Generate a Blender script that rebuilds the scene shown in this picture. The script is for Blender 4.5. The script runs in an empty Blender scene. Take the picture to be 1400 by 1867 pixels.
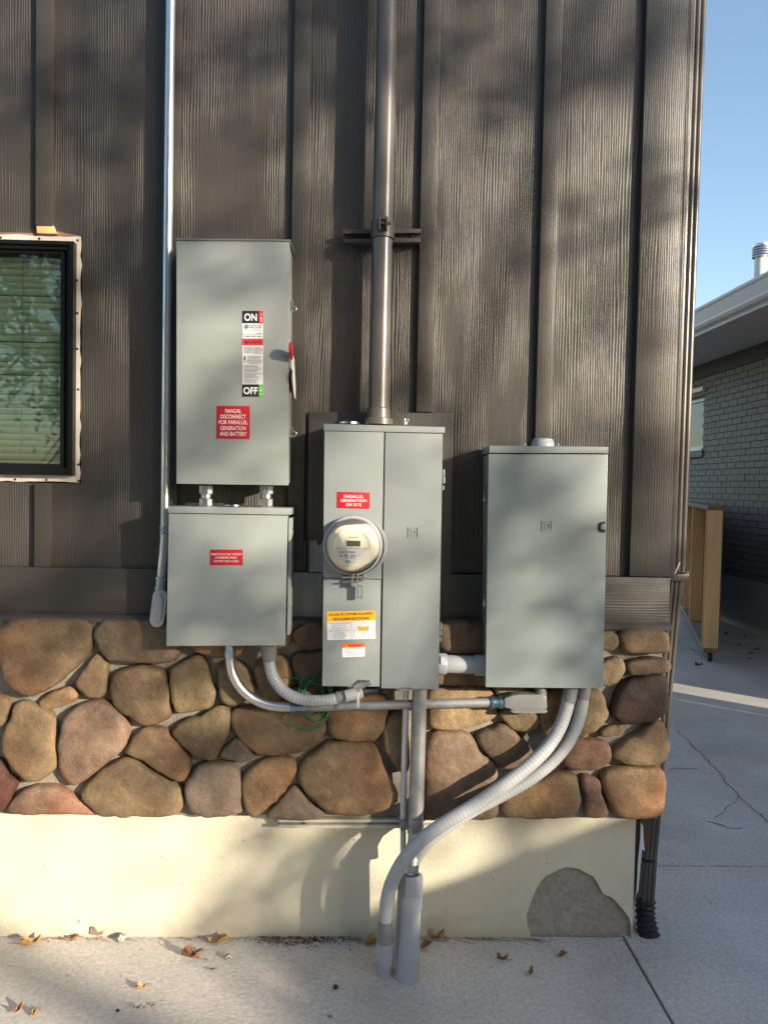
import bpy, bmesh, math, random
from mathutils import Vector, Matrix, noise
random.seed(11)
S = bpy.context.scene
COL = S.collection
rad = math.radians

# ------------------------------------------------------------------ camera
W, H, F = 1400, 1867, 1402
R = (Matrix.Rotation(-rad(1.6), 3, 'Z') @ Matrix.Rotation(rad(90 - 2.0), 3, 'X') @ Matrix.Rotation(rad(1.1), 3, 'Z'))
CAM = Vector((0, -2.5, 1.4948))
cd = bpy.data.cameras.new('camera'); cam = bpy.data.objects.new('camera', cd); COL.objects.link(cam)
cd.sensor_fit = 'VERTICAL'; cd.sensor_height = 36; cd.lens = 36 * F / H; cd.clip_start = .05; cd.clip_end = 800
cam.matrix_world = Matrix.Translation(CAM) @ R.to_4x4()
S.camera = cam
# ------------------------------------------------------------------ sky, sun, exposure
SUN = Vector((1.2, -1.0, .396)).normalized()
w = bpy.data.worlds.new('World'); S.world = w; w.use_nodes = True
nt = w.node_tree; bg = nt.nodes['Background']
sky = nt.nodes.new('ShaderNodeTexSky'); sky.sky_type = 'NISHITA'; sky.sun_disc = False
sky.sun_elevation = math.asin(SUN.z); sky.sun_rotation = math.atan2(SUN.x, SUN.y)
sky.air_density = 1.0; sky.dust_density = 1.0; sky.ozone_density = 1.3
nt.links.new(sky.outputs[0], bg.inputs[0]); bg.inputs[1].default_value = .15
sl = bpy.data.lights.new('sun', 'SUN'); sl.energy = 4.4; sl.angle = rad(.53); sl.color = (1, .895, .72)
so = bpy.data.objects.new('sun', sl); COL.objects.link(so)
so.rotation_euler = SUN.to_track_quat('Z', 'Y').to_euler(); so.location = SUN * 40
S.view_settings.view_transform = 'Standard'; S.view_settings.look = 'None'
S.view_settings.exposure = 1.1; S.view_settings.gamma = 1

# ------------------------------------------------------------------ pixel helpers
def ray(px, py): return R @ Vector(((px - W / 2) / F, -(py - H / 2) / F, -1))
def at(px, py, y):
    d = ray(px, py); return CAM + d * ((y - CAM.y) / d.y)
def atx(px, py, x):
    d = ray(px, py); return CAM + d * ((x - CAM.x) / d.x)
def gr(px, py, z=0.):
    d = ray(px, py); return CAM + d * ((z - CAM.z) / d.z)
def proj(p):
    q = R.transposed() @ (Vector(p) - CAM); return W / 2 + F * q.x / -q.z, H / 2 - F * q.y / -q.z
def mpp(y): return (y - CAM.y) / F

# ------------------------------------------------------------------ materials
def newmat(name):
    m = bpy.data.materials.new(name); m.use_nodes = True
    return m, m.node_tree.nodes, m.node_tree.links, m.node_tree.nodes['Principled BSDF']
def N(n, t, **k):
    o = n.new(t)
    for a, v in k.items(): setattr(o, a, v)
    return o
def coord(n, l, scale=(1, 1, 1), rnd=True):
    tc = N(n, 'ShaderNodeTexCoord'); mp = N(n, 'ShaderNodeMapping'); mp.inputs['Scale'].default_value = scale
    if rnd:
        oi = N(n, 'ShaderNodeObjectInfo'); mu = N(n, 'ShaderNodeMath', operation='MULTIPLY'); mu.inputs[1].default_value = 37.
        l.new(oi.outputs['Random'], mu.inputs[0])
        va = N(n, 'ShaderNodeVectorMath', operation='ADD'); l.new(tc.outputs['Object'], va.inputs[0]); l.new(mu.outputs[0], va.inputs[1])
        l.new(va.outputs[0], mp.inputs[0])
    else: l.new(tc.outputs['Object'], mp.inputs[0])
    return mp.outputs[0]
def noi(n, l, vec, scale, detail=4, rough=.55):
    t = N(n, 'ShaderNodeTexNoise'); t.inputs['Scale'].default_value = scale; t.inputs['Detail'].default_value = detail; t.inputs['Roughness'].default_value = rough
    l.new(vec, t.inputs['Vector']); return t.outputs['Fac']
def ramp(n, l, fac, lo, hi):
    r = N(n, 'ShaderNodeMapRange'); r.inputs['From Min'].default_value = lo; r.inputs['From Max'].default_value = hi
    l.new(fac, r.inputs['Value']); return r.outputs[0]
def mix(n, l, fac, a, b, mode='MIX'):
    m = N(n, 'ShaderNodeMix', data_type='RGBA', blend_type=mode)
    if hasattr(fac, 'is_linked'): l.new(fac, m.inputs[0])
    else: m.inputs[0].default_value = fac
    for s, v in ((m.inputs[6], a), (m.inputs[7], b)):
        if hasattr(v, 'is_linked'): l.new(v, s)
        else: s.default_value = (*v, 1)
    return m.outputs[2]
def bump(n, l, h, strength, dist, prev=None):
    b = N(n, 'ShaderNodeBump'); b.inputs['Strength'].default_value = strength; b.inputs['Distance'].default_value = dist
    l.new(h, b.inputs['Height'])
    if prev: l.new(prev, b.inputs['Normal'])
    return b.outputs[0]
def simple(name, c, rough=.5, metal=0., c2=None, vs=6, bs=None, bstr=.2, bd=.002, stretch=(1, 1, 1), spec=.5, rv=0., lo=.35, hi=.65):
    m, n, l, p = newmat(name)
    v = coord(n, l, stretch)
    if c2:
        f = ramp(n, l, noi(n, l, v, vs, 6), lo, hi); l.new(mix(n, l, f, c, c2), p.inputs['Base Color'])
        if rv:
            r = N(n, 'ShaderNodeMapRange'); r.inputs['To Min'].default_value = rough; r.inputs['To Max'].default_value = rough + rv
            l.new(f, r.inputs['Value']); l.new(r.outputs[0], p.inputs['Roughness'])
    else: p.inputs['Base Color'].default_value = (*c, 1)
    if not rv: p.inputs['Roughness'].default_value = rough
    p.inputs['Metallic'].default_value = metal; p.inputs['Specular IOR Level'].default_value = spec
    if bs: l.new(bump(n, l, noi(n, l, v, bs, 3), bstr, bd), p.inputs['Normal'])
    return m
def siding(name, c, axis='z', amp=1., rough=.42):
    m, n, l, p = newmat(name)
    st = dict(z=(1, 1, .09), x=(.09, 1, 1))[axis]
    v = coord(n, l, st)
    f0 = noi(n, l, v, 5, 3)
    sep = N(n, 'ShaderNodeSeparateXYZ'); l.new(v, sep.inputs[0])
    a = N(n, 'ShaderNodeMath', operation='MULTIPLY'); l.new(f0, a.inputs[0]); a.inputs[1].default_value = .075
    b = N(n, 'ShaderNodeMath', operation='ADD'); l.new(sep.outputs['X' if axis == 'z' else 'Z'], b.inputs[0]); l.new(a.outputs[0], b.inputs[1])
    b2 = N(n, 'ShaderNodeMath', operation='MULTIPLY_ADD'); l.new(noi(n, l, v, 38, 3), b2.inputs[0]); b2.inputs[1].default_value = .010; l.new(b.outputs[0], b2.inputs[2])
    s = N(n, 'ShaderNodeMath', operation='MULTIPLY'); l.new(b2.outputs[0], s.inputs[0]); s.inputs[1].default_value = 2 * math.pi / .0078
    si = N(n, 'ShaderNodeMath', operation='SINE'); l.new(s.outputs[0], si.inputs[0])
    pw = ramp(n, l, si.outputs[0], -.3, 1.)
    am = ramp(n, l, noi(n, l, coord(n, l, (1, 1, .25) if axis == 'z' else (.25, 1, 1)), 9, 2), .36, .6)
    mu = N(n, 'ShaderNodeMath', operation='MULTIPLY'); l.new(pw, mu.inputs[0]); l.new(am, mu.inputs[1])
    v2 = coord(n, l, (1, 1, .035) if axis == 'z' else (.035, 1, 1))
    fib = noi(n, l, v2, 260, 4, .65)
    nb = bump(n, l, mu.outputs[0], (.5 * amp), .0020)
    nb = bump(n, l, fib, .35, .0016, nb)
    nb = bump(n, l, noi(n, l, coord(n, l, (1, 1, .4)), 210, 3), .16, .0012, nb)
    l.new(nb, p.inputs['Normal'])
    big = noi(n, l, coord(n, l), 2.2, 4)
    c2 = tuple(x * .80 for x in c)
    l.new(mix(n, l, ramp(n, l, big, .3, .7), c, c2), p.inputs['Base Color'])
    r = N(n, 'ShaderNodeMapRange'); r.inputs['To Min'].default_value = rough - .05; r.inputs['To Max'].default_value = rough + .12
    l.new(fib, r.inputs['Value']); l.new(r.outputs[0], p.inputs['Roughness'])
    return m
M = {}
M['siding'] = siding('siding_paint', (.050, .0435, .038))
M['siding_h'] = siding('siding_paint_band', (.047, .041, .036), 'x', .7)
M['batten'] = siding('batten_paint', (.049, .043, .038), 'z', .35)
M['corner'] = siding('corner_board_paint', (.050, .045, .041), 'z', .45, .36)
M['primer'] = simple('bare_primer', (.36, .34, .32), .7, c2=(.22, .21, .20), vs=14, bs=60, stretch=(1, 1, .2))
M['box'] = simple('grey_enamel', (.29, .312, .300), .33, c2=(.27, .292, .282), vs=3, bs=150, bstr=.05, bd=.0006)
M['box2'] = simple('grey_green_enamel', (.225, .255, .248), .30, c2=(.208, .238, .232), vs=3, bs=150, bstr=.05, bd=.0006, stretch=(.1, 1, 1))
M['boxm'] = simple('meter_panel_enamel', (.245, .265, .262), .33, c2=(.225, .245, .243), vs=3, bs=150, bstr=.05, bd=.0006)
M['boxd'] = simple('dark_grey_enamel', (.16, .175, .175), .35)
M['emt'] = simple('galvanised_tube', (.74, .75, .76), .28, 1., c2=(.58, .59, .61), vs=25, rv=.14, stretch=(1, 1, .4))
M['rigid'] = simple('weathered_galvanised', (.40, .40, .39), .45, .6, c2=(.28, .275, .265), vs=22, rv=.18)
M['zinc'] = simple('zinc_fitting', (.66, .68, .72), .25, 1., c2=(.45, .55, .66), vs=30)
M['cast'] = simple('cast_conduit_body', (.46, .46, .48), .42, .35, bs=180, bstr=.15)
M['castg'] = simple('grey_cast_body', (.20, .195, .19), .4, .1, bs=180, bstr=.1)
M['pvc'] = simple('grey_pvc', (.36, .37, .395), .38, c2=(.31, .32, .335), vs=8)
M['pvcd'] = simple('dark_pvc_fitting', (.19, .19, .19), .45)
M['flex'] = simple('grey_flexible_tube', (.37, .375, .38), .36, c2=(.32, .325, .33), vs=12)
M['whitep'] = simple('white_pvc_tube', (.55, .53, .50), .4, c2=(.52, .50, .47), vs=9)
M['mast'] = simple('mast_paint', (.115, .104, .095), .27, .15, c2=(.095, .086, .08), vs=5)
M['strutd'] = simple('painted_strut', (.06, .055, .052), .4)
M['strut'] = simple('weathered_strut', (.60, .55, .45), .5, .0, c2=(.48, .43, .34), vs=15)
M['spout'] = simple('brown_downspout', (.12, .105, .095), .26, .25, c2=(.10, .09, .082), vs=4)
M['black'] = simple('black_rubber', (.018, .018, .02), .5, bs=60)
M['blackf'] = simple('black_window_frame', (.006, .006, .007), .35, spec=.3)
M['fin'] = simple('cream_window_fin', (.62, .57, .50), .5, c2=(.48, .43, .38), vs=10)
M['steel'] = simple('bright_steel', (.70, .69, .66), .25, 1.)
M['red'] = simple('red_plastic', (.42, .012, .022), .4)
M['redh'] = simple('red_grip', (.60, .015, .015), .4)
M['white'] = simple('white_print', (.78, .78, .78), .45)
M['wht2'] = simple('pale_label', (.70, .70, .72), .4)
M['ink'] = simple('black_print', (.022, .022, .026), .45)
M['inkg'] = simple('grey_print', (.24, .24, .25), .5)
M['pred'] = simple('danger_red', (.60, .045, .06), .4)
M['green'] = simple('label_green', (.13, .46, .06), .4)
M['yellow'] = simple('label_yellow', (.80, .41, .012), .4)
M['orange'] = simple('label_orange', (.78, .125, .01), .4)
M['gwire'] = simple('green_insulation', (.012, .16, .045), .35)
M['cream'] = simple('meter_plastic', (.72, .66, .52), .4)
M['cream2'] = simple('meter_plate', (.80, .75, .63), .45)
M['lcd'] = simple('meter_display', (.10, .11, .095), .25)
M['gut'] = simple('white_gutter', (.8, .77, .72), .4)
M['soffit'] = simple('grey_soffit', (.66, .61, .58), .55)
M['roof'] = simple('shingle', (.09, .08, .07), .8, c2=(.06, .055, .05), vs=20, bs=60)
M['brick'] = simple('painted_brick', (.180, .160, .138), .6, c2=(.145, .13, .113), vs=9, bs=120, bstr=.5)
M['mortar_n'] = simple('brick_joint', (.10, .09, .08), .8, bs=90)
M['nfound'] = simple('dark_foundation_paint', (.38, .34, .315), .6, c2=(.33, .295, .275), vs=3, bs=30, bstr=.2)
M['wood'] = simple('pine_lumber', (.74, .46, .22), .6, c2=(.62, .36, .16), vs=9, bs=60, bstr=.15, stretch=(1, 1, .1))
M['woodo'] = simple('weathered_lumber', (.29, .235, .18), .7, c2=(.19, .15, .115), vs=9, bs=60, stretch=(1, 1, .15))
M['woodd'] = simple('end_grain', (.26, .145, .07), .7, c2=(.17, .09, .045), vs=14)
M['ply'] = simple('plywood', (.24, .19, .14), .7, c2=(.16, .125, .095), vs=5, stretch=(1, 1, .2))
M['fence'] = simple('fence_board', (.30, .22, .15), .75, c2=(.20, .15, .11), vs=8, stretch=(1, 1, .1))
M['bark'] = simple('bark', (.12, .095, .075), .9, c2=(.07, .055, .045), vs=12, bs=30, bstr=.8, bd=.02)
M['dark'] = simple('dark_room', (.02, .022, .02), .9)
M['slat'] = simple('blind_slat', (.86, .93, .84), .5)
M['cord'] = simple('blind_cord', (.5, .52, .48), .7)
M['rust'] = simple('rusty_strip', (.10, .045, .022), .9, c2=(.05, .025, .015), vs=30)
M['blueg'] = simple('blue_zinc', (.22, .34, .42), .3, .9)
M['lawn'] = simple('lawn', (.075, .085, .035), .9, c2=(.12, .10, .05), vs=1.5, bs=40, bstr=.6, bd=.03)
M['asphalt'] = simple('asphalt', (.055, .055, .056), .85, c2=(.07, .07, .07), vs=4, bs=150)
M['sheath'] = simple('sheathing', (.09, .06, .035), .9)

def leafmat(name, c, tr=.35):
    m, n, l, p = newmat(name); oi = N(n, 'ShaderNodeObjectInfo')
    v = coord(n, l); l.new(mix(n, l, ramp(n, l, noi(n, l, v, 40, 4), .35, .65), c, tuple(x * .6 for x in c)), p.inputs['Base Color'])
    p.inputs['Roughness'].default_value = .6
    return m
M['leafA'] = leafmat('dry_leaf_gold', (.50, .29, .10)); M['leafB'] = leafmat('dry_leaf_brown', (.30, .135, .06)); M['leafC'] = leafmat('dry_leaf_pale', (.36, .27, .19))
M['crown'] = leafmat('autumn_foliage', (.10, .105, .03)); M['crown2'] = leafmat('green_foliage', (.06, .085, .03))

def glassmat(name, tint, ior=1.5, base=0.):
    m, n, l, p = newmat(name); out = n['Material Output']; n.remove(p)
    t = N(n, 'ShaderNodeBsdfTransparent'); t.inputs[0].default_value = (*tint, 1)
    g = N(n, 'ShaderNodeBsdfGlossy'); g.inputs['Roughness'].default_value = .01
    fr = N(n, 'ShaderNodeFresnel'); fr.inputs['IOR'].default_value = ior
    ad = N(n, 'ShaderNodeMath', operation='ADD', use_clamp=True); l.new(fr.outputs[0], ad.inputs[0]); ad.inputs[1].default_value = base
    ms = N(n, 'ShaderNodeMixShader'); l.new(ad.outputs[0], ms.inputs[0]); l.new(t.outputs[0], ms.inputs[1]); l.new(g.outputs[0], ms.inputs[2])
    l.new(ms.outputs[0], out.inputs[0]); return m
M['glass'] = glassmat('window_glass', (.88, .95, .88), 1.5, .02)
M['meterglass'] = glassmat('meter_dome_glass', (.975, .97, .95), 1.3, .0)
M['clear'] = glassmat('clear_plastic', (.86, .87, .88), 1.5, .04)

def stonemat():
    m, n, l, p = newmat('river_stone'); v = coord(n, l)
    oi = N(n, 'ShaderNodeObjectInfo'); c = oi.outputs['Color']
    f = ramp(n, l, noi(n, l, v, 9, 6, .65), .32, .66)
    d = mix(n, l, 1., c, (.50, .46, .44), 'MULTIPLY')
    c1 = mix(n, l, f, c, d)
    c2 = mix(n, l, ramp(n, l, noi(n, l, v, 3.2, 3), .5, .7), c1, mix(n, l, 1., c1, (1.16, .88, .78), 'MULTIPLY'))
    c2 = mix(n, l, ramp(n, l, noi(n, l, v, 5.1, 4, .6), .56, .74), c2, mix(n, l, 1., c2, (.52, .53, .55), 'MULTIPLY'))
    sp = ramp(n, l, noi(n, l, v, 95, 4, .75), .52, .74)
    c3 = mix(n, l, sp, c2, mix(n, l, 1., c2, (1.5, 1.45, 1.35), 'MULTIPLY'))
    gr_ = ramp(n, l, noi(n, l, v, 260, 3, .7), .40, .56)
    c3 = mix(n, l, gr_, mix(n, l, 1., c3, (.72, .70, .68), 'MULTIPLY'), c3)
    pit = ramp(n, l, noi(n, l, v, 120, 2), .70, .76)
    c4 = mix(n, l, pit, c3, mix(n, l, 1., c3, (.5, .45, .42), 'MULTIPLY'))
    l.new(c4, p.inputs['Base Color']); p.inputs['Roughness'].default_value = .8
    nb = bump(n, l, noi(n, l, v, 14, 7, .65), .8, .010); nb = bump(n, l, noi(n, l, v, 170, 4), .6, .0022, nb)
    l.new(nb, p.inputs['Normal']); return m
M['stone'] = stonemat()
M['crackc'] = simple('crack_dirt', (.26, .235, .21), .95, c2=(.14, .125, .11), vs=30)
M['mortar'] = simple('stone_mortar', (.30, .27, .225), .9, c2=(.22, .20, .165), vs=14, bs=170, bstr=.9, bd=.004)

def concretemat(name, c, joint=False):
    m, n, l, p = newmat(name); v = coord(n, l, rnd=False)
    a = mix(n, l, ramp(n, l, noi(n, l, v, 1.7, 6, .6), .3, .7), c, tuple(x * .72 for x in c))
    b = mix(n, l, ramp(n, l, noi(n, l, v, 70, 5, .8), .38, .66), a, mix(n, l, 1., a, (.66, .65, .63), 'MULTIPLY'))
    b = mix(n, l, ramp(n, l, noi(n, l, v, 330, 2, .6), .45, .62), b, mix(n, l, 1., b, (.80, .79, .78), 'MULTIPLY'))
    s = ramp(n, l, noi(n, l, v, 46, 3, .6), .66, .74)
    d = mix(n, l, s, b, mix(n, l, 1., b, (.45, .42, .40), 'MULTIPLY'))
    st = ramp(n, l, noi(n, l, v, .9, 3), .56, .72)
    e = mix(n, l, st, d, mix(n, l, 1., d, (.86, .82, .80), 'MULTIPLY'))
    l.new(e, p.inputs['Base Color']); p.inputs['Roughness'].default_value = .85
    nb = bump(n, l, noi(n, l, coord(n, l, (1, 2.2, 1), False), 26, 5, .6), .35, .006); nb = bump(n, l, noi(n, l, v, 240, 3), .5, .0015, nb)
    l.new(nb, p.inputs['Normal']); return m
M['concrete'] = concretemat('driveway_concrete', (.76, .70, .63))
M['barec'] = concretemat('bare_foundation_concrete', (.50, .435, .36))
def stuccomat():
    m, n, l, p = newmat('cream_stucco'); v = coord(n, l, rnd=False)
    c = (.70, .63, .475)
    a = mix(n, l, ramp(n, l, noi(n, l, v, 3.5, 5, .6), .35, .7), c, tuple(x * .88 for x in c))
    sp = ramp(n, l, noi(n, l, v, 48, 2), .74, .77)
    b = mix(n, l, sp, a, (.30, .24, .16))
    # splash-back dirt: a soiled margin along the foot of the wall with a ragged edge
    sx = N(n, 'ShaderNodeSeparateXYZ'); l.new(v, sx.inputs[0])
    dz = N(n, 'ShaderNodeMath', operation='MULTIPLY_ADD'); l.new(noi(n, l, v, 6, 5), dz.inputs[0]); dz.inputs[1].default_value = -.22; l.new(sx.outputs['Z'], dz.inputs[2])
    f = N(n, 'ShaderNodeMapRange'); f.inputs['From Min'].default_value = -.10; f.inputs['From Max'].default_value = -.04; f.inputs['To Min'].default_value = .5; f.inputs['To Max'].default_value = 0
    l.new(dz.outputs[0], f.inputs['Value'])
    b = mix(n, l, f.outputs[0], b, (.42, .36, .27))
    l.new(b, p.inputs['Base Color']); p.inputs['Roughness'].default_value = .85
    nb = bump(n, l, noi(n, l, v, 22, 5, .6), .3, .006); nb = bump(n, l, noi(n, l, v, 130, 4), .6, .003, nb)
    l.new(nb, p.inputs['Normal']); return m
M['stucco'] = stuccomat()

# ------------------------------------------------------------------ object helpers
def tag(o, label=None, cat=None, group=None, kind=None):
    if label: o['label'] = label
    if cat: o['category'] = cat
    if group: o['group'] = group
    if kind: o['kind'] = kind
    return o
def thing(name, label, cat, loc, group=None):
    o = bpy.data.objects.new(name, None); COL.objects.link(o); o.location = loc; o.empty_display_size = .05
    return tag(o, label, cat, group)
def link(name, me, mat, parent=None):
    if mat is not None:
        me.materials.clear(); me.materials.append(M[mat] if isinstance(mat, str) else mat)
    o = bpy.data.objects.new(name, me); COL.objects.link(o)
    if parent is not None:
        o.parent = parent
        if parent.type == 'EMPTY': o.matrix_parent_inverse = Matrix.Translation(-parent.location)
    return o
def finish(bm, name, smooth=None):
    bmesh.ops.recalc_face_normals(bm, faces=bm.faces)
    me = bpy.data.meshes.new(name); bm.to_mesh(me); bm.free()
    if smooth is not None:
        me.polygons.foreach_set('use_smooth', [True] * len(me.polygons)); me.set_sharp_from_angle(angle=rad(smooth))
    return me
def prism_bm(bm, pts, y0, y1):
    """pts: list of (x,z) outline; extruded from front y0 to back y1"""
    a = [bm.verts.new((x, y0, z)) for x, z in pts]; b = [bm.verts.new((x, y1, z)) for x, z in pts]
    k = len(pts); fs = [bm.faces.new(a), bm.faces.new(b[::-1])]
    for i in range(k): fs.append(bm.faces.new((a[i], b[i], b[(i + 1) % k], a[(i + 1) % k])))
    return fs
def prism(name, pts, y0, y1, mat, parent=None, bev=0., seg=2):
    bm = bmesh.new(); prism_bm(bm, pts, y0, y1)
    bmesh.ops.recalc_face_normals(bm, faces=bm.faces)
    if bev: bmesh.ops.bevel(bm, geom=bm.edges[:], offset=bev, segments=seg, profile=.6, affect='EDGES', clamp_overlap=True)
    return link(name, finish(bm, name, 35 if bev else None), mat, parent)
def pq(pts, y): return [(lambda v: (v.x, v.z))(at(px, py, y)) for px, py in pts]
def pprism(name, pxs, y0, y1, mat, parent=None, bev=0.): return prism(name, pq(pxs, y0), y0, y1, mat, parent, bev)
def prect(name, x0, yy0, x1, yy1, y0, y1, mat, parent=None, bev=0.): return pprism(name, [(x0, yy0), (x1, yy0), (x1, yy1), (x0, yy1)], y0, y1, mat, parent, bev)
def box(name, x0, x1, y0, y1, z0, z1, mat, parent=None, bev=0.): return prism(name, [(x0, z0), (x1, z0), (x1, z1), (x0, z1)], y0, y1, mat, parent, bev)
def catmull(P, n=8, closed=False):
    out = []; k = len(P); rng = range(k) if closed else range(k - 1)
    for i in rng:
        p0 = P[(i - 1) % k] if closed or i else P[0]; p1 = P[i]; p2 = P[(i + 1) % k]; p3 = P[(i + 2) % k] if closed or i + 2 < k else P[-1]
        for j in range(n):
            t = j / n
            out.append(.5 * ((2 * p1) + (p2 - p0) * t + (2 * p0 - 5 * p1 + 4 * p2 - p3) * t * t + (3 * p1 - p0 - 3 * p2 + p3) * t ** 3))
    if not closed: out.append(P[-1].copy())
    return out
def resample(P, step):
    out = [P[0].copy()]; acc = 0.; s = [0.]
    tot = 0.
    for a, b in zip(P, P[1:]):
        d = (b - a).length
        if d < 1e-9: continue
        x = step - acc
        while x <= d:
            out.append(a.lerp(b, x / d)); s.append(tot + x); x += step
        acc = d - (x - step); tot += d
    if (out[-1] - P[-1]).length > step * .2: out.append(P[-1].copy()); s.append(tot)
    return out, s
def tube_bm(bm, P, rf, seg=16, S_=None, caps=True):
    T = [(P[min(i + 1, len(P) - 1)] - P[max(i - 1, 0)]).normalized() for i in range(len(P))]
    up = Vector((0, 0, 1)) if abs(T[0].z) < .9 else Vector((1, 0, 0))
    nrm = (up - T[0] * up.dot(T[0])).normalized(); rings = []
    for i, p in enumerate(P):
        nrm = (nrm - T[i] * nrm.dot(T[i])).normalized(); bi = T[i].cross(nrm)
        r = rf(S_[i] if S_ else i) if callable(rf) else (rf[i] if isinstance(rf, (list, tuple)) else rf)
        rings.append([bm.verts.new(p + (nrm * math.cos(a) + bi * math.sin(a)) * r) for a in (2 * math.pi * j / seg for j in range(seg))])
    for a, b in zip(rings, rings[1:]):
        for j in range(seg): bm.faces.new((a[j], a[(j + 1) % seg], b[(j + 1) % seg], b[j]))
    if caps: bm.faces.new(rings[0][::-1]); bm.faces.new(rings[-1])
def tube(name, P, r, mat, parent=None, seg=18, curved=True, step=.012, smooth=40):
    P = [Vector(p) for p in P]
    if curved and len(P) > 2: P = catmull(P, 10)
    Q, s = resample(P, step) if callable(r) or (curved and len(P) > 2) else (P, None)
    bm = bmesh.new(); tube_bm(bm, Q, r, seg, s); return link(name, finish(bm, name, smooth), mat, parent)
def pp(*L): return [at(x, y, d) for x, y, d in L]
def lathe(name, P, axis_o, axis_d, mat, parent=None, seg=24, smooth=40):
    """P: (distance along axis, radius)"""
    d = Vector(axis_d).normalized(); o = Vector(axis_o)
    bm = bmesh.new(); u = d.orthogonal().normalized(); v = d.cross(u); rings = []
    for t, r in P:
        rings.append([bm.verts.new(o + d * t + (u * math.cos(a) + v * math.sin(a)) * max(r, 1e-4)) for a in (2 * math.pi * (j + .5) / seg for j in range(seg))])
    for a, b in zip(rings, rings[1:]):
        for j in range(seg): bm.faces.new((a[j], a[(j + 1) % seg], b[(j + 1) % seg], b[j]))
    bm.faces.new(rings[0][::-1]); bm.faces.new(rings[-1])
    return link(name, finish(bm, name, smooth), mat, parent)
def text_geo(bm, body, c, wid, hgt, y, rot, bold=0.):
    cu = bpy.data.curves.new('t', 'FONT'); cu.body = body; cu.align_x = 'CENTER'; cu.offset = bold; cu.resolution_u = 3
    ob = bpy.data.objects.new('t', cu); COL.objects.link(ob)
    bpy.context.view_layer.update()
    me = bpy.data.meshes.new_from_object(ob.evaluated_get(bpy.context.evaluated_depsgraph_get()))
    xs = [v.co.x for v in me.vertices]; ys = [v.co.y for v in me.vertices]
    if xs:
        x0, x1, y0, y1 = min(xs), max(xs), min(ys), max(ys)
        sx = wid / (x1 - x0); sy = hgt / (y1 - y0)
        vs = []
        for v in me.vertices:
            u = (v.co.x - (x0 + x1) / 2) * sx; t = (v.co.y - (y0 + y1) / 2) * sy
            vs.append(bm.verts.new((c.x + u * math.cos(rot) - t * math.sin(rot), y, c.z + u * math.sin(rot) + t * math.cos(rot))))
        for p in me.polygons:
            try: bm.faces.new([vs[i] for i in p.vertices])
            except ValueError: pass
    bpy.data.objects.remove(ob); bpy.data.curves.remove(cu); bpy.data.meshes.remove(me)
def lettering(lines, y, mat, parent, rot=.014, name='lettering', bold=0.):
    """lines: (body, px, py, w_px, h_px)"""
    bm = bmesh.new()
    for body, px, py, wp, hp in lines: text_geo(bm, body, at(px, py, y), wp * mpp(y), hp * mpp(y), y, rot, bold)
    me = bpy.data.meshes.new(name); bm.to_mesh(me); bm.free()
    return link(name, me, mat, parent)
def strokes(name, segs, wpx, y, mat, parent, th=.0004):
    bm = bmesh.new()
    for (a, b), (c, d) in segs:
        v = Vector((c - a, d - b)); v.normalize(); nn = Vector((-v.y, v.x)) * wpx / 2
        prism_bm(bm, pq([(a + nn.x, b + nn.y), (c + nn.x, d + nn.y), (c - nn.x, d - nn.y), (a - nn.x, b - nn.y)], y), y, y + th)
    return link(name, finish(bm, name), mat, parent)
def dashes(rng, x0, x1, yrows, h, dens=.75, center=True):
    out = []
    for i, yy in enumerate(yrows):
        wd = (x1 - x0) * rng.uniform(.65, 1.); s = (x0 + x1 - wd) / 2 if center else x0; e = s + wd; x = s
        while x < e:
            k = min(rng.uniform(1.2, 4.2), e - x)
            if k > .5: out.append(((x, yy), (x + k, yy)))
            x += k + .7
    return out

# ================================================================== GROUND
def sheet(name, x0, x1, y0, y1, z, mat, label):
    me = bpy.data.meshes.new(name); me.from_pydata([(x0, y0, z), (x1, y0, z), (x1, y1, z), (x0, y1, z)], [], [(0, 1, 2, 3)])
    return tag(link(name, me, mat), label, kind='structure')
sheet('ground', -400, 400, -400, 400, -.112, 'lawn', 'brown winter lawn and soil running out to the horizon')
sheet('street', -400, 400, -38, -29, -.106, 'asphalt', 'grey asphalt street behind the viewpoint')
drive = bpy.data.objects.new('driveway', None); COL.objects.link(drive); tag(drive, 'grey concrete driveway and walk laid in large slabs', kind='structure')
JX = .897
def slab(x0, x1, y0, y1, z=0., mat='concrete'):
    o = box('concrete_slab', x0, x1, y0, y1, -.10, z, mat, drive)
    bm = bmesh.new(); bm.from_mesh(o.data); bmesh.ops.bevel(bm, geom=bm.edges[:], offset=.0025, segments=1, affect='EDGES'); me = o.data; bm.to_mesh(me); bm.free()
    return o
g = .0045
slab(-1.9, JX - g, -2.2, .0); slab(-4.5, -1.9 - 2 * g, -2.2, .0); slab(JX + g, 4.2, -2.2, .484 - g); slab(JX + g, 4.2, .484 + g, 4.6); slab(JX + g, 4.2, 4.6 + 2 * g, 12.)
slab(-1.9, JX - g, -5.4, -2.2 - 2 * g); slab(-4.5, -1.9 - 2 * g, -5.4, -2.2 - 2 * g); slab(JX + g, 4.2, -5.4, -2.2 - 2 * g)
sheet('joint_soil', -4.5, 4.2, -5.4, 12, -.03, M['rust'], 'dark soil lying in the joints between the concrete slabs')
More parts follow.
